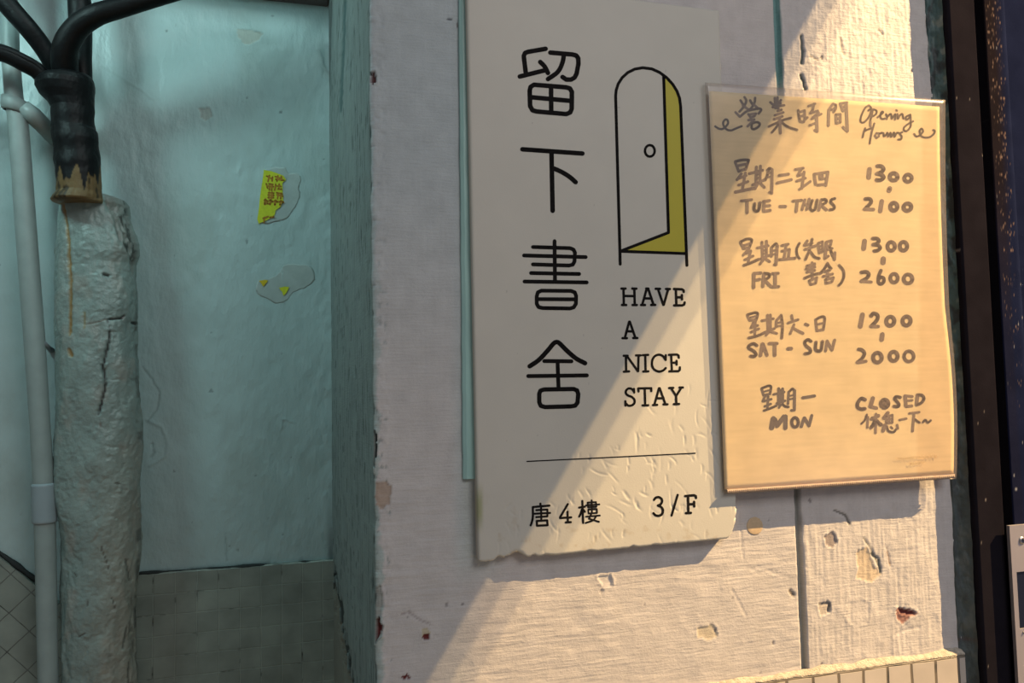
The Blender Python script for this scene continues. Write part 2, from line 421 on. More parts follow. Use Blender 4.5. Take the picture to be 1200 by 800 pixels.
    crack([(1048, 744), (1062, 738), (1078, 735)], 1.6, .0006)
    crack([(480, 718), (494, 727), (504, 731)], 1.6, .0006, (.40, .37, .37))
    crack([(470, 720), (480, 716)], 1.4, .0006, (.4, .37, .37))
    crack([(866, 600), (871, 655)], 1.0, .0005)
    crack([(880, 668), (892, 664), (905, 670), (925, 676)], 1.2, .0005)
    crack([(934, 660), (945, 664)], 1.2, .0006)
    crack([(857, 690), (875, 722)], 1.0, .0005)
    crack([(524, 21), (529, 23)], 1.5, .0008, (.06, .07, .08))
    rng = np.random.default_rng(4)
    for k in range(70):
        cx, cy = rng.uniform(450, 1100), rng.uniform(0, 790)
        if cy < 640 and cx < 900 and rng.random() < .7: continue
        r = rng.uniform(.8, 2.0); m = (np.hypot(px-cx, (py-cy)*rng.uniform(.5, 1.4)) < r) & front
        tint = mixc(tint, (.16, .14, .14), m*rng.uniform(.4, .9)); h = h - m*.0005
    # reveal: dark pits and the grimy line of the old tile edge
    pits = rev*sstep(.30, .42, fbm(S*190, Z*60, 71, 3)); tint = mixc(tint, (.05, .07, .07), pits*.7); h -= pits*.0006
    crack([(404, 0), (402, 60), (399, 130)], 2.6, .001, (.09, .15, .15), rev)
    crack([(383, 645), (388, 665), (393, 690), (398, 720), (403, 755), (410, 800)], 6.5, .0025, (.035, .045, .045), rev & (fbm(S*130, Z*70, 73, 3) > -.22))
    lowm = rev*inside(px, py, [(370, 648), (386, 660), (396, 710), (402, 755), (411, 805), (411, 830), (360, 830)])
    tint = mixc(tint, (.25, .24, .20), lowm*.85)
    h = h*np.where(front, sstep(9, 15, np.hypot(px-884.5, py-616)), 1)
    h = h*sstep(Z0, Z0+.04, Z)*sstep(Z1, Z1-.04, Z)
    P = P + np.stack([NX*h, NY*h, 0*h], -1)
    P[..., 0] += (np.abs(dcor) < .03)*.0010*fbm(Z*70, Z*0+3, 5, 3)*np.clip(1-np.abs(dcor)/.03, 0, 1)
    return P.reshape(-1, 3), grid_faces(nr, nc), tint.reshape(-1, 3)
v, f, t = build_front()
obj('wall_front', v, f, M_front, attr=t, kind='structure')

# ------------------------------------------------------------------ wall_back
def build_back():
    x0, x1 = at(-30, 400, DEP)[0], XB+.006
    xs = np.concatenate([[-1.4], np.linspace(x0, x1, 330)]); zs = np.concatenate([[0], np.linspace(1.08, 2.02, 560), [2.6]])
    X, Z = np.meshgrid(xs, zs); P = np.stack([X, 0*X+DEP, Z], -1); px, py = to_px(P)
    h = .0022*fbm(X*9, Z*9, 101, 4) + .00055*fbm(X*150, Z*34, 102, 3)*sstep(420, 120, py) + .0003*fbm(X*60, Z*60, 104, 3)
    tint = np.tile(np.array([.40, .53, .535]), X.shape+(1,))
    tint = mixc(tint, (.34, .44, .43), sstep(.1, .5, fbm(X*14, Z*10, 105, 4))*.6)
    # ragged fillet next to the plastered pipe
    for line, wd, dp in (([(168, 430), (178, 445), (187, 460), (184, 480), (172, 495)], 1.6, .0007), ([(172, 492), (190, 500), (197, 520), (194, 535), (175, 546)], 2.4, -.0008),
                         ([(178, 520), (181, 530), (176, 536)], 2, .001), ([(345, 495), (330, 490), (330, 503)], 1.2, -.0008),
                         ([(265, 631), (266, 657)], 1.2, .0006),
                         ([(373, 60), (380, 78), (388, 88)], 2.6, -.0014), ([(118, 78), (140, 90), (165, 105), (180, 118)], 1.6, -.0005)):
        m = sstep(wd, wd*.3, dist_poly(px+1.5*fbm(px/5, py/5, 9, 2), py, line)); h -= m*dp; tint = mixc(tint, (.24, .32, .32), m*.6*(dp > 0) + m*.25*(dp < 0))
    for poly, col in (([(277, 33), (292, 35), (308, 39), (303, 47), (292, 53), (284, 50), (278, 42)], (.40, .44, .40)), ([(233, 127), (246, 126), (249, 136), (241, 142), (234, 137)], (.37, .42, .40))):
        m = inside(px+1.2*fbm(px/3, py/3, 5, 2), py, poly); h = h - m*.0012; tint = mixc(tint, col, m)
    # darker low down in the inner corner; grime above the tiles
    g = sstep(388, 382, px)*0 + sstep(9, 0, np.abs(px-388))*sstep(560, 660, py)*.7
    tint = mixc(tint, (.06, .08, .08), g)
    tint = mixc(tint, (.10, .13, .13), sstep(5, 0, np.abs(py-(672-.07*(px-165))))*sstep(-.1, .2, fbm(X*90, Z*90, 12, 3))*.8)
    sp = sstep(.60, .64, fbm(X*90, Z*90, 77, 2)); tint = mixc(tint, (.16, .20, .20), sp*.7); h -= sp*.0004
    flat = sstep(48, 34, np.hypot((px-328)/.8, py-230)) + sstep(44, 32, np.hypot((px-334)/1.1, (py-333)/.75)); h *= 1-np.clip(flat, 0, 1)
    h += .0014*sstep(14, 2, np.abs(px-384))*fbm(X*80, Z*60, 78, 3)
    h *= sstep(1.08, 1.2, Z)*sstep(2.02, 1.95, Z)*sstep(x0, x0+.08, X)
    P[..., 1] -= h
    return P.reshape(-1, 3), grid_faces(*X.shape), tint.reshape(-1, 3)
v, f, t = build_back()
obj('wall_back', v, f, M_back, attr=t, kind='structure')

# tile dados
TS = .0258
zt = at(270, 664.5, DEP-.006)[2]
def dado(name, x0, x1, ytop, ztop, m, seed, thick=.012, z0=0.0, jag=.0006):
    n = 160; xs = np.linspace(x0, x1, n); zt_ = ztop + jag*fbm(xs*120, xs*0, seed, 3)
    V, Fc = [], []
    for x, z in zip(xs, zt_):
        V += [(x, ytop, z0), (x, ytop, z-.0015), (x, ytop+.0015, z), (x, ytop+thick, z)]
    for i in range(n-1):
        for k in range(3): a = i*4+k; Fc.append((a, a+4, a+5, a+1))
    return obj(name, V, Fc, m, smooth=False, kind='structure')
xt = at(379, 700, DEP-.006)[0]
M_tb = tile_mat('hall_tiles', (.275, .32, .285), (.33, .38, .34), TS, 0, (xt, 0, zt), .035, .3)
xcol = at(105, 700, DEP)[0]
dado('trim_tile_back', xcol, XB+.001, DEP-.006, zt, M_tb, 3)
# stair dado left of the plastered pipe: its cap slopes and its tiles lie on the slope
A, B = at(-60, 606, DEP-.006), at(44, 687, DEP-.006)
slope = math.atan2(B[2]-A[2], B[0]-A[0])
M_td = tile_mat('stair_tiles', (.275, .32, .285), (.16, .175, .16), TS*1.25, slope, (A[0], 0, A[2]), .018, .25)
Cn = B + (B-A)*.6; A0_ = A-(B-A)*6.5
n = 160; V = []; Fc = []
for i in range(n):
    p = A0_ + (Cn-A0_)*(i/(n-1)); j = .0012*vn(i*.7, 0, 9)
    V += [(p[0], DEP-.006, 0), (p[0], DEP-.006, p[2]+j-.001), (p[0], DEP+.008, p[2]+j)]
for i in range(n-1):
    for k in range(2): a = i*3+k; Fc.append((a, a+3, a+4, a+1))
st = obj('trim_stair_tile', V, Fc, M_td, smooth=False, kind='structure')
# dirty mortar bead along the sloping cap and along the level cap
def bead(name, pts, r, seed, m):
    P = []; 
    for a, b in zip(pts[:-1], pts[1:]):
        for k in range(30): P.append(np.array(a)+(np.array(b)-np.array(a))*k/30)
    P.append(np.array(pts[-1])); R = [max(.0004, r*(1+1.5*fbm(i*.23, 1, seed, 3))) for i in range(len(P))]
    v, f = tube(P, R, 8); return obj(name, v, f, m, kind='structure')
bead('trim_mortar_stair', [A0_+np.array([0, .005, .001]), A+np.array([0, .005, .001]), B+np.array([.012, .005, -.007])], .0028, 5, M_dark)
bead('trim_mortar_back', [at(160, 672.5, DEP-.003), at(386, 657, DEP-.003)], .0021, 6, M_dark)
# front dado, lower right, under a rough mortar lip
zf = at(1040, 778, -.005)[2]; xf = at(1013, 790, -.005)[0]
M_tf = tile_mat('front_tiles', (.60, .54, .47), (.20, .17, .13), TS, 0, (xf, 0, zf-.0005), .06, .12)
dado('trim_tile_front', XC+.02, XE-.002, -.005, zf, M_tf, 8, .008)
lipx = np.linspace(XC+.02, XE-.002, 300); V = []; Fc = []
for x in lipx:
    a = .001+.003*fbm(x*60, 0, 81, 3); 
    for yy, zz in ((-.0052, zf-.0006), (-.0050-.0012*vn(x*200, 1, 3), zf+.0008), (-.0025, zf+.0018+a*.4), (-.0002, zf+.003+a)): V.append((x, yy, zz+.0006*vn(x*400, zz*90, 4)))
for i in range(len(lipx)-1):
    for k in range(3): a = i*4+k; Fc.append((a, a+4, a+5, a+1))
obj('trim_mortar_lip', V, Fc, pbr('mortar_lip', (.50, .45, .37), .8, vary=(250, .35, 4, (1, 1, 1)), bumps=[(700, 3, .001, (1, 1, 1))]), kind='structure')
# soffit beam of the hall, floor
bz = at(387, 7, DEP-.003)[2]
v, f = box(-1.4, XB+.0, DEP-.035, DEP+.02, bz, 2.6, .003)
obj('trim_beam', v, f, pbr('beam_paint', (.12, .10, .10), .6), kind='structure')
v, f = box(-1.4, 2.9, -3.0, DEP, -.05, 0.0); obj('floor', v, f, M_floor, smooth=False, kind='structure')
v, f = box(-1.4, XC, .03, DEP+.03, 2.55, 2.6); obj('ceiling', v, f, M_floor, smooth=False, kind='structure')
v, f = box(-1.44, -1.4, .0, DEP+.03, 0, 2.6); obj('wall_left', v, f, M_greypatch, smooth=False, kind='structure')

# ------------------------------------------------------------------ door frame on the right
def strip(name, pxs, yprof, m, zr=(1.08, 1.98), seed=0, tintf=None, parent=None):
    """vertical moulding: profile given as (x, y) list, extruded in z with fine rows so wear can be tinted"""
    zs = np.concatenate([[0.0], np.linspace(zr[0], zr[1], 420), [2.5]])
    X = np.tile(np.array([p[0] for p in yprof]), (len(zs), 1)); Y = np.tile(np.array([p[1] for p in yprof]), (len(zs), 1)); Z = np.tile(zs[:, None], (1, len(yprof)))
    P = np.stack([X, Y, Z], -1); px, py = to_px(P)
    tint = tintf(X, Y, Z, px, py); o = obj(name, P.reshape(-1, 3), grid_faces(*X.shape), m, parent, attr=tint.reshape(-1, 3))
    return o
def lin(a, b, n): return [(a[0]+(b[0]-a[0])*k/n, a[1]+(b[1]-a[1])*k/n) for k in range(n)]
YF = -.0155
xa, xb = at(1117, 400, 0)[0], at(1164, 400, YF)[0]
xb2 = at(1167, 400, YF+.004)[0]; xcj = at(1196, 400, YF-.004)[0]; xdj = xcj+.05
prof = lin((xa, .035), (xa, YF+.002), 4)+lin((xa, YF+.002), (xa+.002, YF), 3)+lin((xa+.002, YF), (xb, YF), 40)+lin((xb, YF), (xb+.0012, YF+.006), 4)+lin((xb+.0012, YF+.006), (xb2, YF+.006), 4)+[(xb2, YF+.006), (xb2, YF-.003)]
def t_frame(X, Y, Z, px, py):
    t = np.tile(np.array([.014, .0125, .017]), X.shape+(1,))
    sp = sstep(.62, .65, fbm(X*260, Z*260, 201, 2)); return mixc(t, (.2, .18, .17), sp)
prof2 = lin((xb2, YF+.008), (xb2+.0002, YF-.003), 3)+lin((xb2+.0002, YF-.003), (xb2+.001, YF-.004), 3)+lin((xb2+.001, YF-.004), (xcj, YF-.004), 60)
nb = 14
for k in range(nb+1):
    a = math.pi/2*k/nb; prof2.append((xcj+.012*math.sin(a), YF-.004+.012*(1-math.cos(a))))
prof2 += lin((xcj+.0125, YF+.008), (xdj, YF+.008), 4)+[(xdj, YF+.008)]
def t_jamb(X, Y, Z, px, py):
    t = np.tile(np.array([.015, .012, .015]), X.shape+(1,))
    navy = np.clip(sstep(xcj-.012, xcj+.002, X)+sstep(150, 420, py)*.75, 0, 1); t = mixc(t, (.010, .014, .040), navy)
    u = (X-xb2)/(xcj-xb2); band = np.exp(-((u-.75-.15*fbm(Z*12, Z*0, 5, 2))/.22)**2) + .6*np.exp(-((u-.3)/.2)**2)
    amt = band*sstep(620, 120, py)
    sp = sstep(.34, .56, fbm(X*700, Z*520, 211, 3)+.16*(amt-.55))*sstep(.1, .35, amt)
    t = mixc(t, (.20, .14, .12), sp*.9)
    sp2 = sstep(.60, .63, fbm(X*300, Z*300, 214, 2)); return mixc(t, (.25, .26, .30), sp2)
dr = bpy.data.objects.new('door_1', None); COL.objects.link(dr); dr.location = (float(xa), 0, 0); dr['kind'] = 'structure'
strip('frame_post', None, prof, M_frame, tintf=t_frame, parent=dr)
strip('jamb', None, prof2, M_frame, tintf=t_jamb, parent=dr)
v, f = box(xdj-.001, 2.2, YF+.012, YF+.05, 0, 2.5, .002); obj('door_leaf', v, f, pbr('navy_door', (.018, .024, .06), .4), dr)
# crumbling mortar between wall and frame
def build_gap():
    zs = np.concatenate([[0.0], np.linspace(1.08, 1.98, 620), [2.5]]); us = np.linspace(0, 1, 16)
    U, Z = np.meshgrid(us, zs); P0 = np.stack([0*U+XE, 0*U, Z], -1); px, py = to_px(P0)
    wl = .003+.0012*fbm(Z*40, Z*0, 221, 3)+.002*sstep(560, 700, py); wr = at(1117, 400)[0]-XE-.0006+.0012*fbm(Z*55, Z*0, 222, 3)
    X = XE - wl + U*(wl+wr)
    Y = -.0012-.0070*U + .0026*fbm(X*220, Z*110, 223, 4) + .002*np.sin(U*math.pi)
    Y = np.where(U == 0, .003, Y); Y = np.where(U == 1, -.0095, Y)
    n = fbm(X*200, Z*70, 224, 4)
    t = np.tile(np.array([.055, .105, .105]), X.shape+(1,))
    t = mixc(t, (.02, .03, .032), sstep(.0, .3, n)); t = mixc(t, (.22, .25, .22), sstep(.2, .5, -n)*.8)
    t = mixc(t, (.07, .08, .08), sstep(350, 560, py)*.75)
    t = mixc(t, (.10, .03, .03), sstep(6, 2, np.hypot(px-1122, py-748)))
    return np.stack([X, Y, Z], -1).reshape(-1, 3), grid_faces(*X.shape), t.reshape(-1, 3)
v, f, t = build_gap(); obj('trim_gap_mortar', v, f, pbr('gap_mortar', rough=.6, attr=True, bumps=[(500, 3, .0006, (1, 1, .5))]), attr=t, kind='structure')

# steel access plate on the jamb
ypl = YF-.0075
p1 = at(1183, 616, ypl); xl = p1[0]; ztop = p1[2]
pl = thing('access_plate', 'grey steel plate with a cross-head screw and dark window on the navy door jamb', 'metal plate', (xl+.03, YF-.004, ztop-.09))
zwin0, zwin1 = at(1193, 737, ypl)[2], at(1193, 670, ypl)[2]; xwin = at(1193, 700, ypl)[0]
v, f = join([box(xl, xwin, ypl, YF-.0041, ztop-.20, ztop), box(xwin, xwin+.035, ypl, YF-.0041, zwin1, ztop), box(xwin, xwin+.035, ypl, YF-.0041, ztop-.20, zwin0), box(xwin+.035, xwin+.05, ypl, YF-.0041, ztop-.20, ztop)])
obj('plate', v, f, M_plate, pl, smooth=False)
v, f = box(xwin, xwin+.035, ypl+.0012, ypl+.003, zwin0, zwin1); obj('window_pane', v, f, M_window, pl, smooth=False)['label'] = 'dark glossy reader window'
sp_ = at(1197.5, 633, ypl)
def screw(name, c, r, parent):
    V, Fc = [], []; n = 24
    rings = [(0, -.0012), (r*.55, -.0011), (r*.9, -.0006), (r, 0)]
    for rr, yy in rings[1:]:
        for k in range(n): V.append((c[0]+rr*math.cos(2*math.pi*k/n), c[1]+yy, c[2]+rr*math.sin(2*math.pi*k/n)))
    Fc += [tuple(q) for q in grid_faces(3, n, True)]; Fc.append(tuple(range(n))[::-1])
    o = obj(name, V, Fc, M_screw, parent)
    v1, f1 = box(c[0]-r*.55, c[0]+r*.55, c[1]-.0014, c[1]-.001, c[2]-r*.13, c[2]+r*.13)
    v2, f2 = box(c[0]-r*.13, c[0]+r*.13, c[1]-.00142, c[1]-.001, c[2]-r*.55, c[2]+r*.55)
    v, f = join([(v1, f1), (v2, f2)]); obj('cross_slot', v, f, M_window, o, smooth=False)
screw('screw', sp_, .0036, pl)
screw('screw', at(1195.5, 741, ypl)+np.array([.004, 0, 0]), .0012, pl)

# ------------------------------------------------------------------ the bookshop sign
TL, TR, BL, BR = at(546.5, -26, YS), at(843, 12, YS), at(561, 659, YS), at(865, 630, YS)
BOARD = {}
def sheet(px, py, d):
    p = at(px, py, YS-.0003); G = BOARD['P']; nr, nc = G.shape[:2]; Vv = .5
    for k in range(4):
        xl_, xr_ = BL[0]*(1-Vv)+TL[0]*Vv, BR[0]*(1-Vv)+TR[0]*Vv; U = (p[0]-xl_)/(xr_-xl_)
        z0_, z1_ = BL[2]*(1-U)+BR[2]*U, TL[2]*(1-U)+TR[2]*U; Vv = (p[2]-z0_)/(z1_-z0_)
    i, j = int(np.clip(Vv*(nr-1), 1, nr-3)), int(np.clip(U*(nc-1), 1, nc-3))
    return (p[0], G[i-1:i+3, j-1:j+3, 1].min()-.00010-d, p[2])
sg = thing('shop_sign', 'white upright sign board with large black characters, a door drawing and chipped lower edge', 'sign', (BL+BR)/2+np.array([0, .01, 0]))
def build_board():
    nc, nr = 330, 700
    U, Vv = np.meshgrid(np.linspace(0, 1, nc), np.linspace(0, 1, nr))   # V 0 bottom .. 1 top
    P = (BL*(1-U)[..., None]+BR*U[..., None])*(1-Vv)[..., None] + (TL*(1-U)[..., None]+TR*U[..., None])*Vv[..., None]
    px, py = to_px(P)
    # chipped bottom edge and broken corner
    ch = np.zeros(nc); u = np.linspace(0, 1, nc); xb_ = px[0]
    for c, wd, hh in ((585, 5, 4.0), (594, 4, 2.5), (606, 9, 7.0), (626, 4, 2.5), (640, 6, 1.5), (692, 5, 1.2), (742, 4, 1.2), (768, 5, 1.0)):
        ch += hh*np.exp(-((xb_-c)/wd)**2)
    ch += .8*np.abs(fbm(u*60, u*0, 301, 3)); ch += 26*np.clip((xb_-852)/14, 0, 1)**2.2 + 3*np.clip((569-xb_)/9, 0, 1)**2
    up = ch/1400.0                                                       # metres
    P[..., 2] += up[None, :]*np.clip(1-Vv/.10, 0, 1)
    P[..., 0] -= .0022*np.clip((U-.9)/.1, 0, 1)*np.exp(-((Vv-.02)/.03)**2)*(.5+fbm(U*5, Vv*80, 3, 2))
    px, py = to_px(P)
    h = .00008*fbm(px/45, py/45, 302, 3)*sstep(380, 560, py) + .00006*fbm(px/90, py/90, 303, 2)
    rng = random.Random(11)
    for k in range(260):
        cx = rng.uniform(575, 862); cy = rng.triangular(330, 652, 610)
        lim = 640-(cx-560)*.62
        if cy < lim-30 + rng.uniform(-20, 40): continue
        L = rng.choice((3.5, 4.5, 5.5, 7, 10))*rng.uniform(.8, 1.2); wd = rng.uniform(.6, 1.0); dp = rng.uniform(.00010, .00036)
        an = rng.choice([rng.gauss(1.15, .35), rng.gauss(1.57, .1), rng.gauss(.8, .3)]); bend = rng.uniform(-.25, .25)
        dx, dy = px-cx, py-cy; m = (np.abs(dx) < 24) & (np.abs(dy) < 24)
        if not m.any(): continue
        a = dx[m]*math.cos(an)+dy[m]*math.sin(an); b = -dx[m]*math.sin(an)+dy[m]*math.cos(an) - bend*(a*a)/L
        e = np.exp(-(a/L)**4)
        h[m] -= e*dp*np.where(b > 0, np.exp(-(b/wd)**2), np.exp(-(b/(wd*2.0))**2))
        h[m] += e*dp*.12*np.exp(-((b-2.4*wd)/(wd*1.5))**2)
    edge = np.minimum(np.minimum(U*300, (1-U)*300), np.minimum(Vv*660, (1-Vv)*660)); h -= .0010*np.clip(1-edge/2.4, 0, 1)**2
    h -= .0016*sstep(10, 2, np.hypot((px-606)/1.2, py-652)) + .0012*sstep(6, 1, np.hypot(px-586, py-655))
    P[..., 1] -= h; BOARD['P'] = P
    tint = np.tile(np.array([.585, .575, .515]), U.shape+(1,))
    tint = mixc(tint, (.46, .40, .30), sstep(.25, .6, fbm(px/9, py/9, 305, 3))*sstep(560, 650, py)*.5)
    tint = mixc(tint, (.40, .33, .24), sstep(9, 2, np.hypot(px-603, py-652))*.9)
    tint = mixc(tint, (.30, .33, .14), sstep(7, 2, np.abs(px-561))*sstep(630, 600, py)*sstep(560, 590, py)*.7)
    sp = sstep(.66, .70, fbm(px/6, py/6, 306, 2)); tint = mixc(tint, (.30, .29, .27), sp*.6)
    nv = nr*nc; Vt = [P.reshape(-1, 3)]; Fc = list(map(tuple, grid_faces(nr, nc)))
    loop = [(0, c) for c in range(nc)]+[(r, nc-1) for r in range(1, nr)]+[(nr-1, c) for c in range(nc-2, -1, -1)]+[(r, 0) for r in range(nr-2, 0, -1)]
    bk = np.array([[P[r, c, 0], -.0004, P[r, c, 2]] for r, c in loop]); Vt.append(bk); n = len(loop)
    for i in range(n):
        a, b = loop[i], loop[(i+1) % n]; Fc.append((a[0]*nc+a[1], nv+i, nv+(i+1) % n, b[0]*nc+b[1]))
    Fc.append(tuple(nv+i for i in range(n)))
    tt = np.concatenate([tint.reshape(-1, 3), np.tile([.40, .36, .30], (n, 1))])
    return np.concatenate(Vt), Fc, tt
v, f, t = build_board(); obj('board', v, f, M_board, sg, attr=t)

cA = crop(590, 40, 3.636); cB = crop(590, 270, 3.636); cC = crop(700, 60, 2.967); c10 = crop(720, 325, 10); cD = crop(700, 320, 4.707)
cE = crop(540, 500, 3.529); cF = crop(610, 575, 10); cG = crop(740, 560, 10)
def ST(c, w, items, s):
    """items: point lists; a leading 'c' marks a curved stroke, a leading number its own width (all in crop units of scale s)"""
    out = []
    for it in items:
        cv = False; ww = w; it = list(it)
        while it and not isinstance(it[0], tuple):
            q = it.pop(0)
            if q == 'c': cv = True
            else: ww = q
        out.append(([c(p) for p in it], ww/s, cv))
    return out
title = [
 ST(cA, 18, [[(180, 62), (104, 75), (92, 80), (87, 92), (89, 112), (96, 170)], [(70, 180), (183, 152)], ['c', (157, 118), (176, 138), (190, 165)],
   [(200, 78), (294, 86), (310, 90), (319, 102), (320, 125), (312, 168), (303, 185), (288, 193), (268, 193), (252, 182)], ['c', (258, 86), (252, 120), (232, 160), (190, 191)],
   [(112, 240), (116, 224), (130, 215), (268, 226), (284, 231), (292, 246), (291, 318), (285, 333), (268, 340), (142, 329), (124, 324), (114, 306), (112, 240)], [(203, 220), (204, 332)], [(115, 268), (290, 284)]], 3.636),
 ST(cA, 18, [[(81, 490), (337, 508)], [(205, 500), (210, 752)], ['c', (215, 572), (245, 585), (280, 606), (308, 630)]], 3.636),
 ST(cB, 15, [[(218, 45), (220, 218)], [(126, 70), (284, 75), (299, 81), (305, 94), (303, 132), (296, 145), (280, 149), (126, 144)], [(88, 106), (351, 113)], [(118, 181), (323, 185)], [(90, 217), (355, 221)],
   [(142, 280), (147, 263), (162, 256), (288, 257), (304, 263), (310, 278), (309, 312), (300, 327), (284, 332), (166, 330), (150, 326), (142, 312), (142, 280)], [(145, 292), (306, 293)]], 3.636),
 ST(cB, 15.5, [['c', 18, (112, 578), (150, 552), (188, 512), (213, 482), (227, 475), (241, 482), (270, 511), (310, 545), (348, 565)], [(174, 556), (290, 557)], [(106, 620), (356, 617)], [(231, 560), (235, 670)],
   [17, (153, 695), (158, 682), (174, 677), (300, 675), (314, 681), (319, 696), (316, 733), (306, 746), (288, 749), (178, 752), (160, 747), (153, 732), (153, 695)]], 3.636)]
for s in title: lettering('title_character', s, sheet, M_ink, sg)
arch = [(64, 155), (66, 135), (73, 113), (87, 91), (106, 74), (130, 62), (158, 57), (190, 61), (218, 74), (242, 92), (262, 114), (277, 138), (286, 162), (290, 190)]
dd = lettering('door_drawing', ST(cC, 9.5, [[(80, 740), (64, 155)]+arch[1:]+[(312, 744)], [(231, 84), (248, 630)], [(248, 630), (85, 693)], [(80, 695), (310, 703)]], 2.967), sheet, M_ink, sg)
yp = [(231, 84), (242, 92), (262, 114), (277, 138), (286, 162), (290, 190), (309, 702), (86, 694), (248, 630)]
V = [sheet(*cC(p), -.0001) for p in yp]
V = [sheet(*cC(p), -.00006) for p in yp]; tri = [[8, i, (i+1)] for i in range(7)]
obj('door_gap', V, [t_ if np.cross(np.subtract(V[t_[1]], V[t_[0]]), np.subtract(V[t_[2]], V[t_[0]]))[1] < 0 else t_[::-1] for t_ in tri], M_yellow, dd, smooth=False)['label'] = 'yellow gap behind the drawn door'
lettering('door_knob', ST(cC, 8, [[(183+17*math.cos(a*math.pi/8), 346+20*math.sin(a*math.pi/8)) for a in range(17)]], 2.967), sheet, M_ink, dd)
words = [
 ST(c10, 27, [[(84, 130), (132, 130)], [(210, 130), (260, 131)], [(108, 130), (112, 320)], [(235, 130), (240, 320)], [(112, 216), (238, 218)], [(90, 322), (140, 322)], [(214, 322), (264, 322)],
   [(380, 132), (328, 320)], [(398, 132), (460, 320)], [(374, 130), (400, 130)], [(352, 244), (438, 246)], [(314, 322), (360, 322)], [(432, 321), (480, 321)],
   [(486, 132), (536, 133)], [(606, 134), (652, 135)], [(512, 134), (575, 320)], [(632, 136), (580, 320)],
   [(722, 140), (728, 325)], [(700, 134), (792, 138), (812, 150), (814, 168)], [(728, 232), (790, 231)], [(792, 206), (793, 256)], [(702, 327), (800, 326), (820, 315), (825, 292)]], 10)
 , ST(c10, 27, [[(174, 518), (124, 708)], [(182, 518), (248, 708)], [(145, 630), (214, 632)], [(96, 711), (148, 711)], [(222, 709), (270, 709)]], 10),
 ST(cD, 12, [[(158, 455), (160, 541)], [(146, 455), (168, 455)], [(164, 456), (224, 540)], [(228, 453), (226, 540)], [(214, 453), (240, 453)], [(147, 543), (176, 541)],
   [(265, 452), (267, 540)], [(251, 452), (281, 450)], [(254, 542), (282, 541)], ['c', (376, 476), (362, 457), (340, 449), (317, 458), (304, 480), (303, 510), (316, 532), (340, 542), (362, 537), (378, 523)], [(378, 452), (378, 478)],
   [(408, 450), (412, 540)], [(396, 450), (440, 448), (449, 454), (450, 466)], [(412, 494), (436, 493)], [(438, 483), (438, 504)], [(398, 541), (448, 540), (455, 534), (456, 519)]], 4.707),
 ST(cD, 12, [[(203, 638), (204, 658)], ['c', (203, 653), (190, 638), (172, 636), (159, 648), (159, 664), (172, 675), (192, 683), (205, 698), (205, 716), (192, 728), (172, 730), (157, 716)], [(155, 706), (156, 730)],
   [(227, 635), (297, 634)], [(226, 635), (228, 652)], [(298, 634), (298, 650)], [(262, 636), (265, 727)], [(250, 729), (281, 728)],
   [(341, 634), (316, 724)], [(345, 634), (376, 722)], [(327, 690), (366, 689)], [(308, 727), (331, 726)], [(366, 723), (388, 723)],
   [(397, 633), (420, 632)], [(454, 630), (473, 630)], [(408, 634), (434, 675)], [(464, 631), (437, 675)], [(435, 676), (437, 721)], [(423, 722), (452, 721)]], 4.707)]
for s in words: lettering('slogan_word', s, sheet, M_ink, sg)
lettering('divider_line', ST(cE, 4.6, [[(274, 143), (970, 109)]], 3.529), sheet, M_ink, sg)
lettering('address_lettering', ST(cF, 24, [[(234, 150), (237, 180)], [(145, 190), (340, 172)], ['c', (145, 190), (146, 290), (138, 350), (120, 404)], [22, (185, 226), (316, 218), (316, 298), (185, 308)], [22, (165, 268), (348, 258)], [22, (242, 190), (245, 345)],
   [(192, 352), (314, 345), (318, 402), (194, 408), (192, 352)],
   [(555, 155), (465, 308)], [(465, 318), (595, 310)], [(552, 244), (556, 362)], [(530, 370), (590, 366)],
   [(725, 118), (735, 375)], [(688, 195), (755, 185)], ['c', (722, 215), (708, 260), (690, 300)], [(740, 225), (755, 245)],
   [19, (835, 110), (838, 262)], [19, (768, 170), (925, 158)], [19, (788, 136), (885, 131), (890, 186), (793, 191), (788, 136)], [19, (795, 218), (895, 212), (898, 258), (798, 265), (795, 218)], [19, (768, 302), (930, 288)],
   [20, (830, 270), (803, 325), (920, 362)], ['c', 20, (885, 300), (850, 345), (765, 375)]], 10), sheet, M_ink, sg)
lettering('floor_lettering', ST(cG, 27, [['c', (267, 255), (285, 232), (320, 224), (350, 240), (360, 270), (345, 305), (312, 322)], ['c', (312, 322), (350, 340), (370, 375), (360, 420), (325, 441), (285, 436), (260, 412)], [25, (543, 197), (472, 438)],
   [(665, 208), (668, 405)], [(632, 211), (738, 201), (755, 212), (758, 233)], [(668, 306), (735, 306)], [(735, 278), (737, 332)], [(640, 411), (698, 408)]], 10), sheet, M_ink, sg)

# teal tape strip behind the left edge of the sign
V, Fc = [], []
nz = 120; za, zb = at(548, 561, -.0025)[2], at(541, -40, -.0025)[2]
for i in range(nz+1):
    z = za+(zb-za)*i/nz; yq = 561-601*i/nz
    xl_ = at(537.5+5.0*(yq/561), yq, -.0025)[0]+.0004*vn(z*90, 0, 3); xr_ = at(550+.017*yq+4, yq, -.0025)[0]
    b = .0006*fbm(z*40, 0, 8, 2)
    for x, y in ((xl_, .0005), (xl_+.0004, -.0022+b), (xl_+.003, -.0036+b), (xr_-.001, -.0036+b), (xr_, .0005)): V.append((x, y, z))
Fc = [tuple(q) for q in grid_faces(nz+1, 5)]; Fc.append((0, 1, 2, 3, 4)); Fc.append(tuple(nz*5+k for k in (4, 3, 2, 1, 0)))
tag(obj('tape_strip', V, Fc, M_teal, smooth=False), 'pale teal tape strip along the left edge of the white sign board', 'tape')

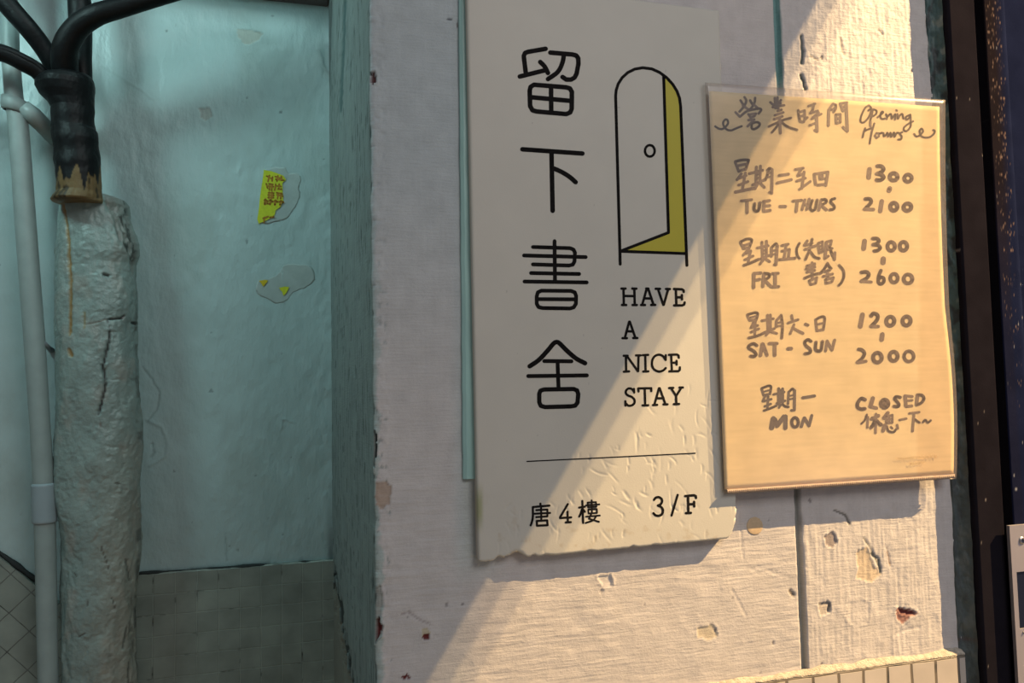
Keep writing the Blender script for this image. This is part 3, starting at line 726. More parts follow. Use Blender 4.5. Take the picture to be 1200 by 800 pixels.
# ------------------------------------------------------------------ opening-hours notice
nt_ = thing('opening_hours_notice', 'cream paper with handwritten opening hours in a clear zip sleeve, over the sign board edge', 'notice', at(985, 568, -.01))
def quad_sheet(tl, tr, br, bl, y, nx=60, ny=80, curve=None, wav=.00006, seed=1):
    U, Vv = np.meshgrid(np.linspace(0, 1, nx), np.linspace(0, 1, ny)); q = lambda c: np.array(c, float)
    tl, tr, br, bl = map(q, (tl, tr, br, bl)); S = (tl*(1-U)[..., None]+tr*U[..., None])*(1-Vv)[..., None]+(bl*(1-U)[..., None]+br*U[..., None])*Vv[..., None]
    if curve is not None: S[..., 0] += curve(U, Vv)
    pts = np.array([at_card(a, b, y) for a, b in S.reshape(-1, 2)])
    pts[:, 1] += (wav*fbm(U*3, Vv*4, seed, 3)).ravel()
    return pts, [tuple(f[::-1]) for f in grid_faces(ny, nx)]
cv = lambda U, Vv: U*(-5*np.sin(Vv*math.pi)*np.clip(1-Vv*.8, 0, 1)*1.0 + 4*np.sin(np.clip((Vv-.55)/.45, 0, 1)*math.pi))
V1, F1 = quad_sheet((831, 106.5), (1101, 125), (1117.5, 554.6), (849.5, 573.4), 0, curve=cv)
pv, pf = list(map(tuple, V1)), list(F1)
_px, _py = to_px(np.array(pv)); _t = np.tile(np.array([.82, .66, .385]), (len(pv), 1))
_t = mixc(_t, (.74, .555, .31), sstep(1077, 1081, _px+.02*(_py-300))*.8)                    # second, shorter sheet showing through
paper = obj('paper', pv, pf, M_paper, nt_, attr=_t)
_s = paper.modifiers.new('thickness', 'SOLIDIFY'); _s.thickness = .0006; _s.offset = -1
V2, F2 = quad_sheet((826, 96.5), (1108, 117), (1121, 561), (848.5, 579), -.0011, curve=cv)
V3, F3 = quad_sheet((826, 96.5), (1108, 117), (1121, 561), (848.5, 579), .0016, curve=cv)
n2 = len(V2); loop = list(range(60))+[r*60+59 for r in range(1, 80)]+[79*60+c for c in range(58, -1, -1)]+[r*60 for r in range(78, 0, -1)]
Fs = [(loop[i], loop[(i+1) % len(loop)], n2+loop[(i+1) % len(loop)], n2+loop[i]) for i in range(len(loop))]
obj('clear_sleeve', list(map(tuple, V2))+list(map(tuple, V3)), list(F2)+[tuple(n2+i for i in f[::-1]) for f in F3]+Fs, M_film, nt_)['label'] = 'clear plastic sleeve with a hazy rim'
# ribbed zip along the bottom
V, Fc = [], []; nrib = 150
za_, zb_ = (852, 573.2), (1119, 555.5)
for i in range(nrib*2+1):
    t_ = i/(nrib*2); x = za_[0]+(zb_[0]-za_[0])*t_; yq = za_[1]+(zb_[1]-za_[1])*t_
    r = .0006*(i % 2)
    for dy, off in ((-.6, .0022), (.8, -.0006-r*.3), (1.8, -.0010-r), (3.4, -.0010-r), (4.2, -.0006-r*.3), (5.0, .0022)):
        p = at_card(x, yq+dy*(1.05-.1*t_), -.0011+off); V.append(tuple(p))
Fc = [tuple(f) for f in grid_faces(nrib*2+1, 6)]
obj('zip_strip', V, Fc, M_zip, nt_, smooth=False)['label'] = 'fine-ribbed plastic zip along the lower edge'

def card(px, py, d):
    p = at_card(px, py, -.00018-d); return tuple(p)
H1, H2, H3 = crop(832, 105, 10), crop(925, 105, 10), crop(1000, 110, 11.43)
H4, H5, H6, H7 = crop(850, 180, 8.889), crop(990, 185, 11.43), crop(860, 265, 8.333), crop(990, 270, 11.43)
H8, H9, H10, H11 = crop(865, 355, 9.302), crop(990, 360, 11.43), crop(880, 445, 13.33), crop(995, 450, 11.43)
def oval(cx, cy, rx, ry, w, tilt=0.0):
    return [w]+[(cx+rx*math.cos(a*math.pi/9)*math.cos(tilt)-ry*math.sin(a*math.pi/9)*math.sin(tilt), cy+rx*math.cos(a*math.pi/9)*math.sin(tilt)+ry*math.sin(a*math.pi/9)*math.cos(tilt)) for a in range(19)]
lettering('flourish', ST(H1, 25, [['c', (62, 430), (95, 452), (140, 462), (180, 437), (212, 395), (205, 358), (180, 350), (155, 385), (165, 430), (200, 468), (250, 477), (310, 452), (372, 428)]], 10), card, M_marker_dark, nt_)
lettering('flourish', ST(H3, 27, [['c', (815, 535), (850, 570), (900, 545), (935, 500), (915, 465), (890, 495), (905, 558), (960, 583), (1030, 575), (1083, 527), (1090, 492), (1070, 485)]], 11.43), card, M_marker, nt_)
lettering('heading_characters', ST(H1, 28, [
   ['c', (358, 125), (380, 160), (402, 190)], ['c', (405, 88), (425, 130), (400, 195), (345, 258)], [(385, 185), (450, 232)], ['c', (470, 125), (485, 150), (492, 165)], ['c', (530, 95), (522, 150), (485, 215), (455, 240)], [(510, 170), (565, 220)],
   [(300, 265), (350, 318)], ['c', (350, 318), (430, 255), (520, 230), (582, 222), (600, 240), (570, 280)], [(450, 288), (470, 315)], [(460, 292), (540, 280), (520, 312), (475, 328)], [(450, 357), (520, 350), (440, 430)], ['c', (480, 405), (540, 380), (582, 397), (570, 432), (520, 462), (490, 452), (490, 410)],
   [30, (760, 98), (768, 215)], [30, (792, 92), (788, 215)], [(708, 148), (748, 185)], [(832, 122), (800, 168)], [(735, 205), (870, 182)], [24, (750, 170), (830, 160)], [26, (800, 215), (815, 245)], [(795, 250), (840, 235)], [(760, 300), (860, 266)], [(750, 347), (850, 312)], ['c', (690, 432), (780, 390), (860, 355), (950, 330)], [34, (818, 345), (826, 508)], ['c', (805, 400), (770, 450), (725, 502)], ['c', (850, 388), (890, 420), (940, 445), (1022, 470)]], 10)
 + ST(H2, 28, [['c', (105, 240), (112, 300), (125, 360)], [(112, 265), (180, 242), (185, 330), (170, 378), (128, 372)], [(135, 312), (180, 298)], [(188, 350), (212, 325)],
   [(224, 193), (302, 165)], [(290, 165), (275, 235), (245, 275)], [(245, 275), (335, 248)], [(265, 340), (375, 285)], [(345, 268), (275, 325)], [32, (322, 300), (328, 488)], [(240, 418), (300, 393)], [(328, 490), (300, 472)],
   [32, (465, 235), (460, 418)], [(460, 240), (512, 165), (545, 178)], ['c', (545, 178), (545, 220), (520, 262)], [(485, 238), (542, 215)], [(600, 160), (678, 150)], [(600, 160), (628, 248)], [(628, 248), (664, 240)], [(640, 200), (670, 192)], [34, (668, 155), (682, 485)], [(682, 488), (630, 438)],
   [(548, 290), (552, 392), (600, 382), (600, 288), (548, 290)], [(555, 340), (600, 333)]], 10), card, M_marker, nt_)
lettering('heading_words', ST(H3, 26, [['c', (215, 155), (165, 180), (120, 260), (97, 340), (107, 380), (150, 375), (208, 310), (238, 230), (235, 180), (205, 153)], ['c', (200, 225), (225, 205), (265, 208)], ['c', (262, 208), (245, 300), (228, 360), (224, 425)], ['c', (268, 205), (310, 225), (305, 268), (258, 302)],
   ['c', (322, 315), (380, 270), (400, 243), (378, 243), (362, 300), (385, 335), (425, 328)], ['c', (440, 270), (450, 305), (448, 338)], ['c', (448, 325), (475, 285), (502, 268), (512, 300), (515, 332)], ['c', (515, 332), (540, 300), (562, 272), (558, 345)], [(578, 215), (586, 226)],
   ['c', (592, 268), (598, 332), (625, 285), (655, 268), (665, 300), (672, 330)], ['c', (750, 285), (705, 308), (712, 345), (752, 318), (765, 278), (770, 380), (765, 440), (722, 493), (682, 490), (680, 450), (735, 402), (802, 366)],
   ['c', (160, 458), (140, 520), (125, 583)], ['c', (140, 505), (190, 478), (250, 458)], ['c', (282, 395), (250, 500), (230, 600), (220, 665)], [(234, 372), (232, 438)], [28, (310, 525), (290, 560), (312, 590), (345, 568), (342, 528), (310, 525)], ['c', (345, 540), (375, 520), (405, 525)],
   ['c', (405, 525), (412, 568), (440, 545), (458, 520), (462, 572)], ['c', (462, 572), (485, 540), (500, 520), (505, 575), (535, 530), (548, 520), (552, 575), (580, 525), (605, 520)], ['c', (655, 512), (622, 532), (648, 565), (640, 605), (600, 610)]], 11.43), card, M_marker, nt_)
lettering('weekday_lettering', ST(H4, 28, [[(102, 88), (140, 185)], ['c', (104, 82), (170, 66), (235, 65), (240, 80), (212, 165)], [(130, 125), (215, 108)], [(140, 183), (208, 160)], [(168, 210), (122, 272)], [(140, 258), (215, 228)], [(138, 328), (236, 290)], [(210, 200), (178, 375)], [32, (105, 400), (312, 356)],
   [(250, 207), (390, 172)], [(325, 138), (320, 322)], [(367, 128), (362, 290)], [22, (328, 218), (365, 208)], [22, (326, 256), (365, 246)], [(285, 325), (410, 272)], [(345, 305), (310, 365)], [(372, 312), (408, 350)],
   ['c', (450, 158), (440, 220), (415, 275)], ['c', (440, 170), (462, 152), (486, 165)], [30, (488, 165), (485, 410)], [(485, 412), (462, 402)], [22, (442, 202), (482, 195)], [22, (432, 246), (482, 237)],
   [30, (560, 227), (658, 213)], [30, (540, 305), (688, 270)], [(728, 166), (812, 150)], [(790, 165), (755, 228)], [(762, 228), (822, 205)], [(745, 285), (835, 255)], [(822, 190), (798, 362)], [(775, 370), (885, 290)],
   [30, (928, 215), (942, 318)], [(926, 213), (1070, 190)], [30, (1070, 190), (1048, 330)], [(962, 325), (1050, 318)], [26, (985, 215), (988, 265)], [26, (1012, 212), (1012, 262)], [22, (988, 265), (1045, 256)],
   [(165, 492), (275, 478)], [32, (228, 492), (228, 615)], ['c', 31, (307, 520), (300, 575), (322, 598), (350, 582), (362, 510)], [30, (398, 497), (462, 488)], [30, (407, 495), (400, 598)], [28, (400, 545), (465, 540)], [30, (400, 598), (468, 590)], [30, (572, 549), (628, 548)],
   [(705, 493), (795, 484)], [30, (752, 490), (740, 600)], [28, (830, 480), (802, 580)], [28, (875, 472), (850, 580)], [26, (815, 532), (865, 525)], ['c', 28, (908, 485), (885, 555), (905, 592), (938, 572), (958, 480)], [28, (1000, 480), (975, 588)], ['c', 28, (1000, 480), (1045, 476), (1050, 505), (1000, 538)], [28, (1005, 540), (1055, 583)], ['c', 28, (1142, 466), (1108, 478), (1102, 505), (1135, 545), (1130, 575), (1090, 583)]], 8.889), card, M_marker, nt_)
lettering('hours_lettering', ST(H5, 56, [[60, (333, 150), (320, 262)], ['c', 52, (435, 110), (492, 112), (520, 150), (488, 190), (430, 212)], ['c', 52, (440, 212), (505, 232), (520, 265), (480, 295), (425, 295)], oval(655, 252, 52, 48, 56), oval(848, 270, 50, 48, 50), [62, (603, 408), (594, 436)],
   ['c', 50, (275, 550), (332, 548), (355, 585), (320, 635), (268, 685)], [46, (268, 685), (385, 690)], [56, (497, 578), (476, 712)], oval(658, 652, 48, 52, 54), oval(840, 658, 52, 48, 54, -.4)], 11.43), card, M_marker, nt_)
lettering('weekday_lettering', ST(H6, 26, [[(66, 160), (95, 215)], ['c', (66, 152), (125, 125), (172, 128), (170, 160), (150, 210)], [24, (95, 188), (160, 168)], [(95, 218), (150, 207)], [(148, 218), (92, 282)], [(110, 268), (165, 248)], [(108, 327), (188, 290)], [(165, 240), (138, 362)], ['c', 28, (98, 382), (170, 355), (242, 322)],
   [(228, 212), (335, 190)], [(275, 155), (282, 310)], [(320, 145), (318, 292)], [20, (282, 237), (320, 230)], [20, (282, 268), (320, 260)], [(258, 320), (345, 283)], [(300, 312), (255, 370)], [(312, 318), (350, 345)], [(370, 205), (368, 292)], ['c', (370, 205), (410, 170), (425, 188)], [30, (425, 190), (412, 375)], [20, (375, 240), (418, 230)], [20, (375, 276), (415, 268)], [(412, 377), (395, 375)],
   [(470, 187), (532, 175)], [(512, 182), (492, 310)], [(470, 242), (545, 225), (535, 300)], [28, (440, 327), (600, 310)], ['c', 24, (642, 165), (615, 220), (620, 280), (642, 315)],
   [(718, 142), (688, 187)], [(700, 187), (765, 165)], ['c', (766, 125), (742, 225), (700, 325)], [(695, 227), (800, 190)], ['c', (750, 250), (790, 300), (835, 313)], [24, (825, 168), (835, 262)], [24, (825, 165), (866, 150), (866, 248), (835, 260)], [20, (830, 200), (866, 190)], [20, (835, 230), (866, 222)],
   [24, (905, 152), (955, 140), (945, 185), (905, 200)], [30, (905, 160), (892, 312)], [(905, 232), (960, 216)], [(892, 314), (925, 290)], ['c', (935, 195), (958, 265), (985, 325)], [(985, 325), (988, 258)],
   [(765, 355), (768, 520)], [(715, 387), (790, 366)], [(705, 417), (792, 398)], [(790, 370), (782, 400)], ['c', 26, (690, 507), (770, 475), (855, 455)], [(715, 447), (790, 430)], [24, (738, 532), (752, 570), (800, 555), (812, 500), (738, 530)],
   ['c', (915, 360), (885, 415), (838, 462)], ['c', (915, 362), (935, 395), (952, 412)], [(885, 442), (938, 427)], [(872, 490), (965, 465)], [(915, 430), (920, 498)], [24, (898, 520), (902, 555), (958, 543), (975, 500), (898, 518)], ['c', 25, (1030, 380), (1070, 430), (1075, 490), (1052, 548), (1025, 578)],
   [32, (197, 462), (195, 598)], [28, (197, 460), (265, 455)], [28, (200, 527), (255, 517)], [31, (297, 460), (285, 585)], ['c', 28, (297, 460), (342, 465), (345, 495), (302, 525)], [28, (305, 528), (365, 588)], [27, (375, 461), (435, 458)], [31, (405, 460), (405, 590)], [27, (375, 592), (440, 588)]], 8.333), card, M_marker, nt_)
lettering('hours_lettering', ST(H7, 50, [[62, (266, 140), (254, 242)], ['c', 48, (375, 108), (432, 108), (458, 140), (428, 175), (378, 190)], ['c', 48, (385, 190), (452, 202), (475, 235), (440, 267), (395, 275)], oval(622, 212, 50, 58, 52), oval(787, 210, 50, 58, 52), [68, (517, 380), (512, 430)],
   ['c', 50, (222, 560), (290, 555), (323, 590), (290, 640), (222, 680)], [40, (222, 680), (355, 690)], ['c', 46, (485, 535), (455, 610), (450, 690), (482, 715), (520, 690), (523, 640), (490, 625), (462, 640)], oval(660, 638, 50, 58, 50), oval(848, 648, 58, 60, 50)], 11.43), card, M_marker, nt_)
lettering('weekday_lettering', ST(H8, 28, [[(100, 128), (125, 188)], ['c', (104, 125), (150, 112), (190, 103), (215, 118), (195, 190)], [22, (130, 157), (205, 140)], [(128, 188), (192, 180)], [(168, 210), (148, 258)], [(140, 268), (215, 243)], [(140, 317), (226, 280)], [(188, 200), (182, 350)], ['c', 30, (115, 380), (215, 355), (302, 315)],
   [(258, 192), (385, 170)], [30, (322, 132), (328, 320)], [30, (352, 130), (352, 292)], [24, (337, 150), (338, 285)], [(280, 322), (395, 278)], [(345, 305), (305, 350)], [(355, 312), (422, 330)], [(420, 185), (414, 262)], [(425, 182), (470, 132)], ['c', 30, (470, 132), (485, 250), (476, 382)], [22, (425, 216), (478, 205)], [22, (425, 252), (480, 244)],
   [(585, 135), (592, 175)], [28, (545, 217), (655, 180)], [(610, 235), (568, 335)], [30, (598, 272), (708, 330)], [32, (735, 229), (762, 240)], [28, (846, 180), (860, 300)], ['c', 28, (846, 180), (905, 150), (945, 162), (930, 290)], [24, (855, 235), (930, 217)], [28, (860, 300), (930, 288)],
   ['c', 34, (205, 462), (170, 442), (122, 462), (118, 490), (170, 522), (195, 555), (178, 580), (137, 578)], [36, (265, 445), (245, 570)], [36, (272, 445), (316, 565)], [26, (258, 522), (305, 515)], [34, (342, 440), (425, 440)], [38, (400, 448), (400, 568)], [38, (545, 497), (580, 495)],
   ['c', 34, (795, 415), (762, 398), (728, 425), (742, 465), (785, 500), (783, 540), (728, 553)], ['c', 34, (850, 425), (845, 500), (872, 522), (905, 508), (920, 418)], [30, (955, 520), (972, 412)], [30, (972, 412), (1025, 512)], [30, (1025, 512), (1054, 402)]], 9.302), card, M_marker, nt_)
lettering('hours_lettering', ST(H9, 50, [[62, (238, 98), (208, 255)], ['c', 52, (352, 115), (385, 82), (435, 102), (440, 150), (400, 208), (355, 250)], [44, (350, 255), (450, 256)], oval(610, 185, 54, 60, 54, .2), oval(828, 182, 54, 60, 54, .2), [60, (504, 362), (495, 432)],
   ['c', 46, (185, 563), (230, 570), (265, 615), (235, 680), (170, 735)], [42, (170, 738), (285, 722)], oval(438, 672, 58, 65, 52), oval(655, 655, 54, 62, 52), oval(860, 655, 65, 70, 44)], 11.43), card, M_marker, nt_)
lettering('weekday_lettering', ST(H10, 38, [[(168, 135), (198, 240)], ['c', (168, 132), (225, 108), (275, 92), (315, 108), (298, 220)], [28, (200, 185), (300, 155)], [(205, 238), (298, 218)], [(232, 240), (185, 332)], [(198, 332), (320, 300)], [(215, 412), (310, 375)], [(270, 260), (258, 450)], ['c', 38, (202, 480), (300, 445), (395, 405)],
   [(355, 225), (520, 190)], [44, (435, 135), (432, 378)], [44, (495, 138), (497, 350)], [34, (465, 160), (465, 330)], [(405, 365), (535, 325)], [(465, 390), (440, 430)], ['c', (495, 378), (535, 412), (588, 422)], [(592, 185), (580, 372)], ['c', (600, 182), (650, 138), (682, 170)], [44, (684, 165), (680, 468)], [28, (602, 250), (672, 232)], [28, (602, 302), (672, 290)], [(680, 472), (632, 476)],
   [46, (810, 278), (995, 250)], [78, (352, 605), (325, 745)], [70, (375, 620), (410, 710)], [70, (410, 715), (515, 575)], [64, (542, 570), (540, 750)], oval(690, 662, 52, 74, 48), [48, (835, 592), (788, 728)], [48, (842, 595), (910, 715)], [46, (910, 715), (952, 555)]], 13.33), card, M_marker_dark, nt_)
lettering('hours_lettering', ST(H11, 48, [['c', 48, (215, 208), (165, 192), (117, 250), (117, 308), (160, 333), (212, 328)], [54, (320, 188), (288, 295)], [42, (288, 298), (370, 320)], oval(478, 260, 48, 52, 54), [40, (470, 255), (485, 262)], ['c', 42, (688, 176), (632, 168), (612, 195), (650, 240), (670, 275), (650, 300), (602, 295)], [46, (752, 158), (762, 288)], [36, (752, 156), (848, 165)], [32, (755, 222), (848, 215)], [38, (765, 300), (842, 290)], [46, (918, 148), (906, 268)], ['c', 40, (915, 142), (975, 147), (1004, 190), (970, 248), (905, 278)],
   ['c', 28, (240, 408), (212, 480), (165, 530)], [30, (255, 440), (246, 580)], [(305, 462), (395, 422)], [32, (362, 398), (356, 652)], ['c', (350, 482), (328, 540), (295, 580)], ['c', (372, 490), (400, 520), (430, 542)],
   [(520, 383), (468, 452)], [30, (498, 432), (502, 522), (580, 515), (582, 412), (498, 432)], [26, (500, 472), (580, 462)], [24, (540, 420), (540, 512)], [(480, 548), (458, 622)], ['c', 30, (505, 562), (532, 628), (600, 640), (630, 602)], [26, (562, 570), (582, 590)], [32, (645, 545), (655, 592)],
   [30, (678, 478), (768, 460)], [30, (808, 390), (942, 373)], [34, (872, 392), (852, 628)], ['c', 30, (885, 470), (910, 492), (945, 513)], ['c', 30, (990, 510), (1022, 478), (1055, 513), (1095, 485)]], 11.43), card, M_marker, nt_)
# faint embossed maker's mark, worn past reading
M_emb = pbr('embossed_film', (.66, .52, .33), .35, spec=.5)
rg = random.Random(3); em = []
for row, (y0, xs0, xs1) in enumerate(((537, 1051, 1098), (543.5, 1066, 1082))):
    x = xs0
    while x < xs1:
        wv = rg.uniform(2.2, 4.2); yy = y0-(x-1051)*.06
        em.append(([(x, yy-rg.uniform(1, 2)), (x+wv*.5, yy+rg.uniform(.6, 1.6)), (x+wv*.8, yy-rg.uniform(0, 1.5))], .55, True)); x += wv+rg.uniform(.4, 1.2)
lettering('embossed_mark', em, lambda a, b, d: tuple(at_card(a, b, -.0013-d)), M_emb, nt_)

# cream dot on the plaster right of the sign corner
def blob_disc(name, poly, y, thick, m, jag=.6, seed=1, parent=None, sub=6):
    P = catmull(list(poly)+[poly[0]], sub)[:-1]; c = np.mean(np.array(P), 0); n = len(P); V = []
    P = [np.array(p)+jag*np.array([vn(i*.9, 0, seed), vn(i*.9, 5, seed)]) for i, p in enumerate(P)]
    for s_, yy in ((1, y+thick), (1, y+thick*.25), (.93, y), (.5, y)):
        for p in P: V.append(tuple(at(c[0]+(p[0]-c[0])*s_, c[1]+(p[1]-c[1])*s_, yy)))
    V.append(tuple(at(c[0], c[1], y))); Fc = [tuple(f) for f in grid_faces(4, n, True)]+[(3*n+i, 3*n+(i+1) % n, 4*n) for i in range(n)]
    a, b, d = (np.array(V[q]) for q in Fc[-1])
    if np.cross(b-a, d-a)[1] > 0: Fc = [f[::-1] for f in Fc]
    return obj(name, V, Fc, m, parent)
tag(blob_disc('round_sticker', [(876+9.5*math.cos(a*.52)+8.5, 616+10.5*math.sin(a*.52)) for a in range(12)], -.0003, .0005, M_cream), 'small round cream sticker on the plaster beside the broken lower corner of the white sign', 'sticker')

# ------------------------------------------------------------------ hallway things
YP = .425
def prof_lathe(rows, yc, depth_k, n=48, lump=None, seed=0, back=True):
    """rows: (py, px_left, px_right) of a standing round body whose axis lies at depth yc"""
    rows = sorted(rows); pys = [r[0] for r in rows]; V = []; info = []
    return rows
def interp_rows(rows, py):
    a = np.array(rows, float); return np.interp(py, a[:, 0], a[:, 1]), np.interp(py, a[:, 0], a[:, 2])
def upright(rows, yc, n, nr, kdepth=1.0, lumpf=None):
    a = np.array(rows, float); ys = np.linspace(a[0, 0], a[-1, 0], nr); G = np.zeros((nr, n, 3)); ang = 2*np.pi*np.arange(n)/n
    for i, py in enumerate(ys):
        l, r = interp_rows(rows, py); p, q = at(l, py, yc), at(r, py, yc); c = (p+q)/2; rad = (q[0]-p[0])/2
        G[i, :, 0] = c[0]+rad*np.cos(ang); G[i, :, 1] = c[1]+rad*kdepth*np.sin(ang); G[i, :, 2] = c[2]
    return G, ys, ang
# plastered pipe
col_rows = [(227, 82, 121), (230, 78, 136), (234, 73, 146), (240, 70, 151), (256, 68, 154), (268, 68, 158), (284, 67, 164), (298, 66, 164), (310, 66, 159), (340, 65, 161), (420, 64, 163), (520, 66, 165), (640, 70, 163), (760, 72, 160), (860, 74, 158)]
G, ys, ang = upright(col_rows, YP, 150, 520, .80)
px, py = to_px(G); Ng = np.stack([np.cos(ang), np.sin(ang), 0*ang], -1)[None]
A_ = np.tile(ang, (len(ys), 1)); Z_ = G[..., 2]; cxn = np.cos(A_)*3; 
S1 = A_*.055
h = .0055*fbm(S1*20, Z_*13, 401, 3) + .0017*fbm(S1*60, Z_*36, 402, 3) + .0009*fbm(S1*200, Z_*150, 403, 3)
ridge = np.abs(fbm(S1*55+.4*fbm(S1*30, Z_*30, 3, 2), Z_*38, 404, 3)); h += -.0022*np.clip(.12-ridge, 0, .12)/.12*.35
tint = np.tile(np.array([.225, .30, .285]), A_.shape+(1,))
tint = mixc(tint, (.30, .31, .28), sstep(.05, .45, fbm(S1*40, Z_*30, 405, 4))*.55)
tint = mixc(tint, (.30, .30, .25), sstep(420, 720, py)*sstep(90, 150, px)*.75)
front = (A_ > math.pi)
def colcrack(line, wd, dp, c):
    global h, tint
    m = front*sstep(wd, wd*.25, dist_poly(px+1.2*fbm(px/4, py/4, 63, 2), py, line)); h = h-m*dp; tint = mixc(tint, c, m)
D_ = (.012, .014, .013); O_ = (.26, .17, .06)
colcrack([(128, 374), (143, 373), (145, 370)], 1.6, .003, D_); colcrack([(129, 388), (128, 402), (124, 418), (121, 430), (124, 440), (124, 455), (118, 475), (116, 486)], 1.7, .004, D_)
colcrack([(127, 374), (128, 386)], 1.2, .002, D_); colcrack([(100, 380), (112, 378), (124, 374)], 1.0, .001, (.2, .2, .17)); colcrack([(122, 321), (128, 323)], 2, .003, D_)
colcrack([(157, 378), (163, 380)], 2, .003, D_); colcrack([(116, 486), (118, 500)], .9, .001, (.2, .2, .18))
colcrack([(73, 240), (76, 262), (78, 285), (81, 310), (83, 340), (83, 370), (82, 392)], 2.6, .0015, O_); colcrack([(81, 410), (84, 416)], 4, .002, O_); colcrack([(98, 366), (99, 384)], 1.8, .001, (.22, .19, .1))
for l in ([(135, 566), (140, 567)], [(118, 640), (124, 655), (128, 668)], [(85, 672), (88, 676)], [(102, 702), (103, 709)], [(147, 655), (152, 680)], [(92, 746), (100, 742)], [(148, 735), (144, 760)], [(131, 700), (134, 712)], [(150, 775), (149, 800)]):
    colcrack(l, 1.3, .0012, (.11, .12, .105))
tint = mixc(tint, (.13, .13, .11), front*sstep(.20, .40, fbm(S1*90, Z_*70, 409, 3))*sstep(560, 760, py)*sstep(100, 150, px)*.7)
brk = front*sstep(0, 6, px-(122+.38*np.clip(py-236, 0, 90)+7*fbm(S1*60, Z_*45, 415, 3)))*sstep(345, 310, py)
h = h - brk*(.004+.006*np.abs(fbm(S1*70, Z_*70, 416, 4)))
tint = mixc(tint, (.24, .265, .245), brk*.8); tint = mixc(tint, (.035, .04, .036), brk*sstep(.05, .3, fbm(S1*110, Z_*90, 417, 3))*.9)
# dirty seams down both flanks
tint = mixc(tint, (.10, .11, .10), front*sstep(4, 1, np.abs(px-(162-.003*(py-400))))*sstep(.05, .2, fbm(S1*10, Z_*60, 411, 3))*.8)
h *= np.clip((py-228)/14, .25, 1)
G = G + Ng*h[..., None]
Vc = list(map(tuple, G.reshape(-1, 3))); Fc = [tuple(f[::-1]) for f in grid_faces(len(ys), 150, True)]; Fc.append(tuple(range(150))); 
cpz = G[-1, :, 2].mean()
cp = thing('plastered_pipe', 'thick upright pipe coated in lumpy cracked white plaster against the teal wall', 'pipe', (G[-1, :, 0].mean(), YP, 0))
# carry the shaft down to the floor
bot = G[-1].copy(); bot[:, 2] = 0; o_ = len(Vc); Vc += list(map(tuple, bot)); k0 = (len(ys)-1)*150
Fc += [(k0+i, o_+i, o_+(i+1) % 150, k0+(i+1) % 150) for i in range(150)]
tt = np.concatenate([tint.reshape(-1, 3), np.tile([.4, .42, .4], (150, 1))])
body = obj('plaster_coat', Vc, Fc, M_column, cp, attr=tt)
# black sleeve over the pipe head with torn tan fabric at its foot
sl_rows = [(90, 58, 108), (93, 47, 110), (98, 42, 111), (104, 42, 111), (112, 46, 110), (120, 55, 110), (128, 60, 110.5), (140, 60.5, 111), (150, 60, 111), (153, 61, 113), (165, 62.5, 116), (185, 64, 117), (200, 65.5, 118), (215, 66.5, 118.5), (226, 66, 119), (231, 62, 120), (235, 59.5, 120), (237, 61, 119)]
YB = .395
G, ys, ang = upright(sl_rows, YB, 120, 260, 1.0)
px, py = to_px(G); A_ = np.tile(ang, (len(ys), 1)); Z_ = G[..., 2]; S1 = A_*.03
h = .0010*fbm(S1*60, Z_*60, 431, 3) + .0007*np.sin((py-150)/7.5*math.pi*.5)*sstep(120, 135, py)*sstep(200, 185, py) + .0007*fbm(S1*400, Z_*40, 433, 2)*sstep(195, 215, py)
G = G + np.stack([np.cos(ang), np.sin(ang), 0*ang], -1)[None]*h[..., None]
tint = np.tile(np.array([.0045, .0055, .0065]), A_.shape+(1,))
jag = 205+20*fbm(S1*90, S1*0, 441, 3)*1.6 - 8*np.exp(-((px-92)/5)**2)*1.6 - 7*np.exp(-((px-69)/4)**2)+10*np.exp(-((px-81)/5)**2)
tan = sstep(0, 3, py-jag); tint = mixc(tint, (.15, .10, .045), tan)
tint = mixc(tint, (.02, .018, .014), tan*sstep(.12, .3, fbm(S1*160, Z_*60, 442, 3))*.8); tint = mixc(tint, (.30, .22, .11), sstep(231, 234, py)*.7)
sl = thing('cable_sleeve', 'black ribbed rubber sleeve with frayed tan foot, capping the plastered pipe', 'sleeve', (G[-1, :, 0].mean(), YB, G[-1, 0, 2]))
Vc = list(map(tuple, G.reshape(-1, 3))); Fc = [tuple(f[::-1]) for f in grid_faces(len(ys), 120, True)]; Fc.append(tuple(range(120))); Fc.append(tuple((len(ys)-1)*120+k for k in range(120))[::-1])
# split: rubber body and frayed foot are separate meshes
cut = int(np.argmin(np.abs(ys-186)))
n_ = 120
obj('rubber_body', Vc[:(cut+1)*n_], [tuple(f[::-1]) for f in grid_faces(cut+1, n_, True)]+[tuple(range(n_))], M_sleeve, sl, attr=tint.reshape(-1, 3)[:(cut+1)*n_])
V_ = Vc[cut*n_:]; m_ = len(V_)//n_
fo = obj('frayed_foot', V_, [tuple(f[::-1]) for f in grid_faces(m_, n_, True)]+[tuple((m_-1)*n_+k for k in range(n_))[::-1]], M_sleeve, sl, attr=tint.reshape(-1, 3)[cut*n_:])
fo['label'] = 'torn tan fabric at the foot of the sleeve'

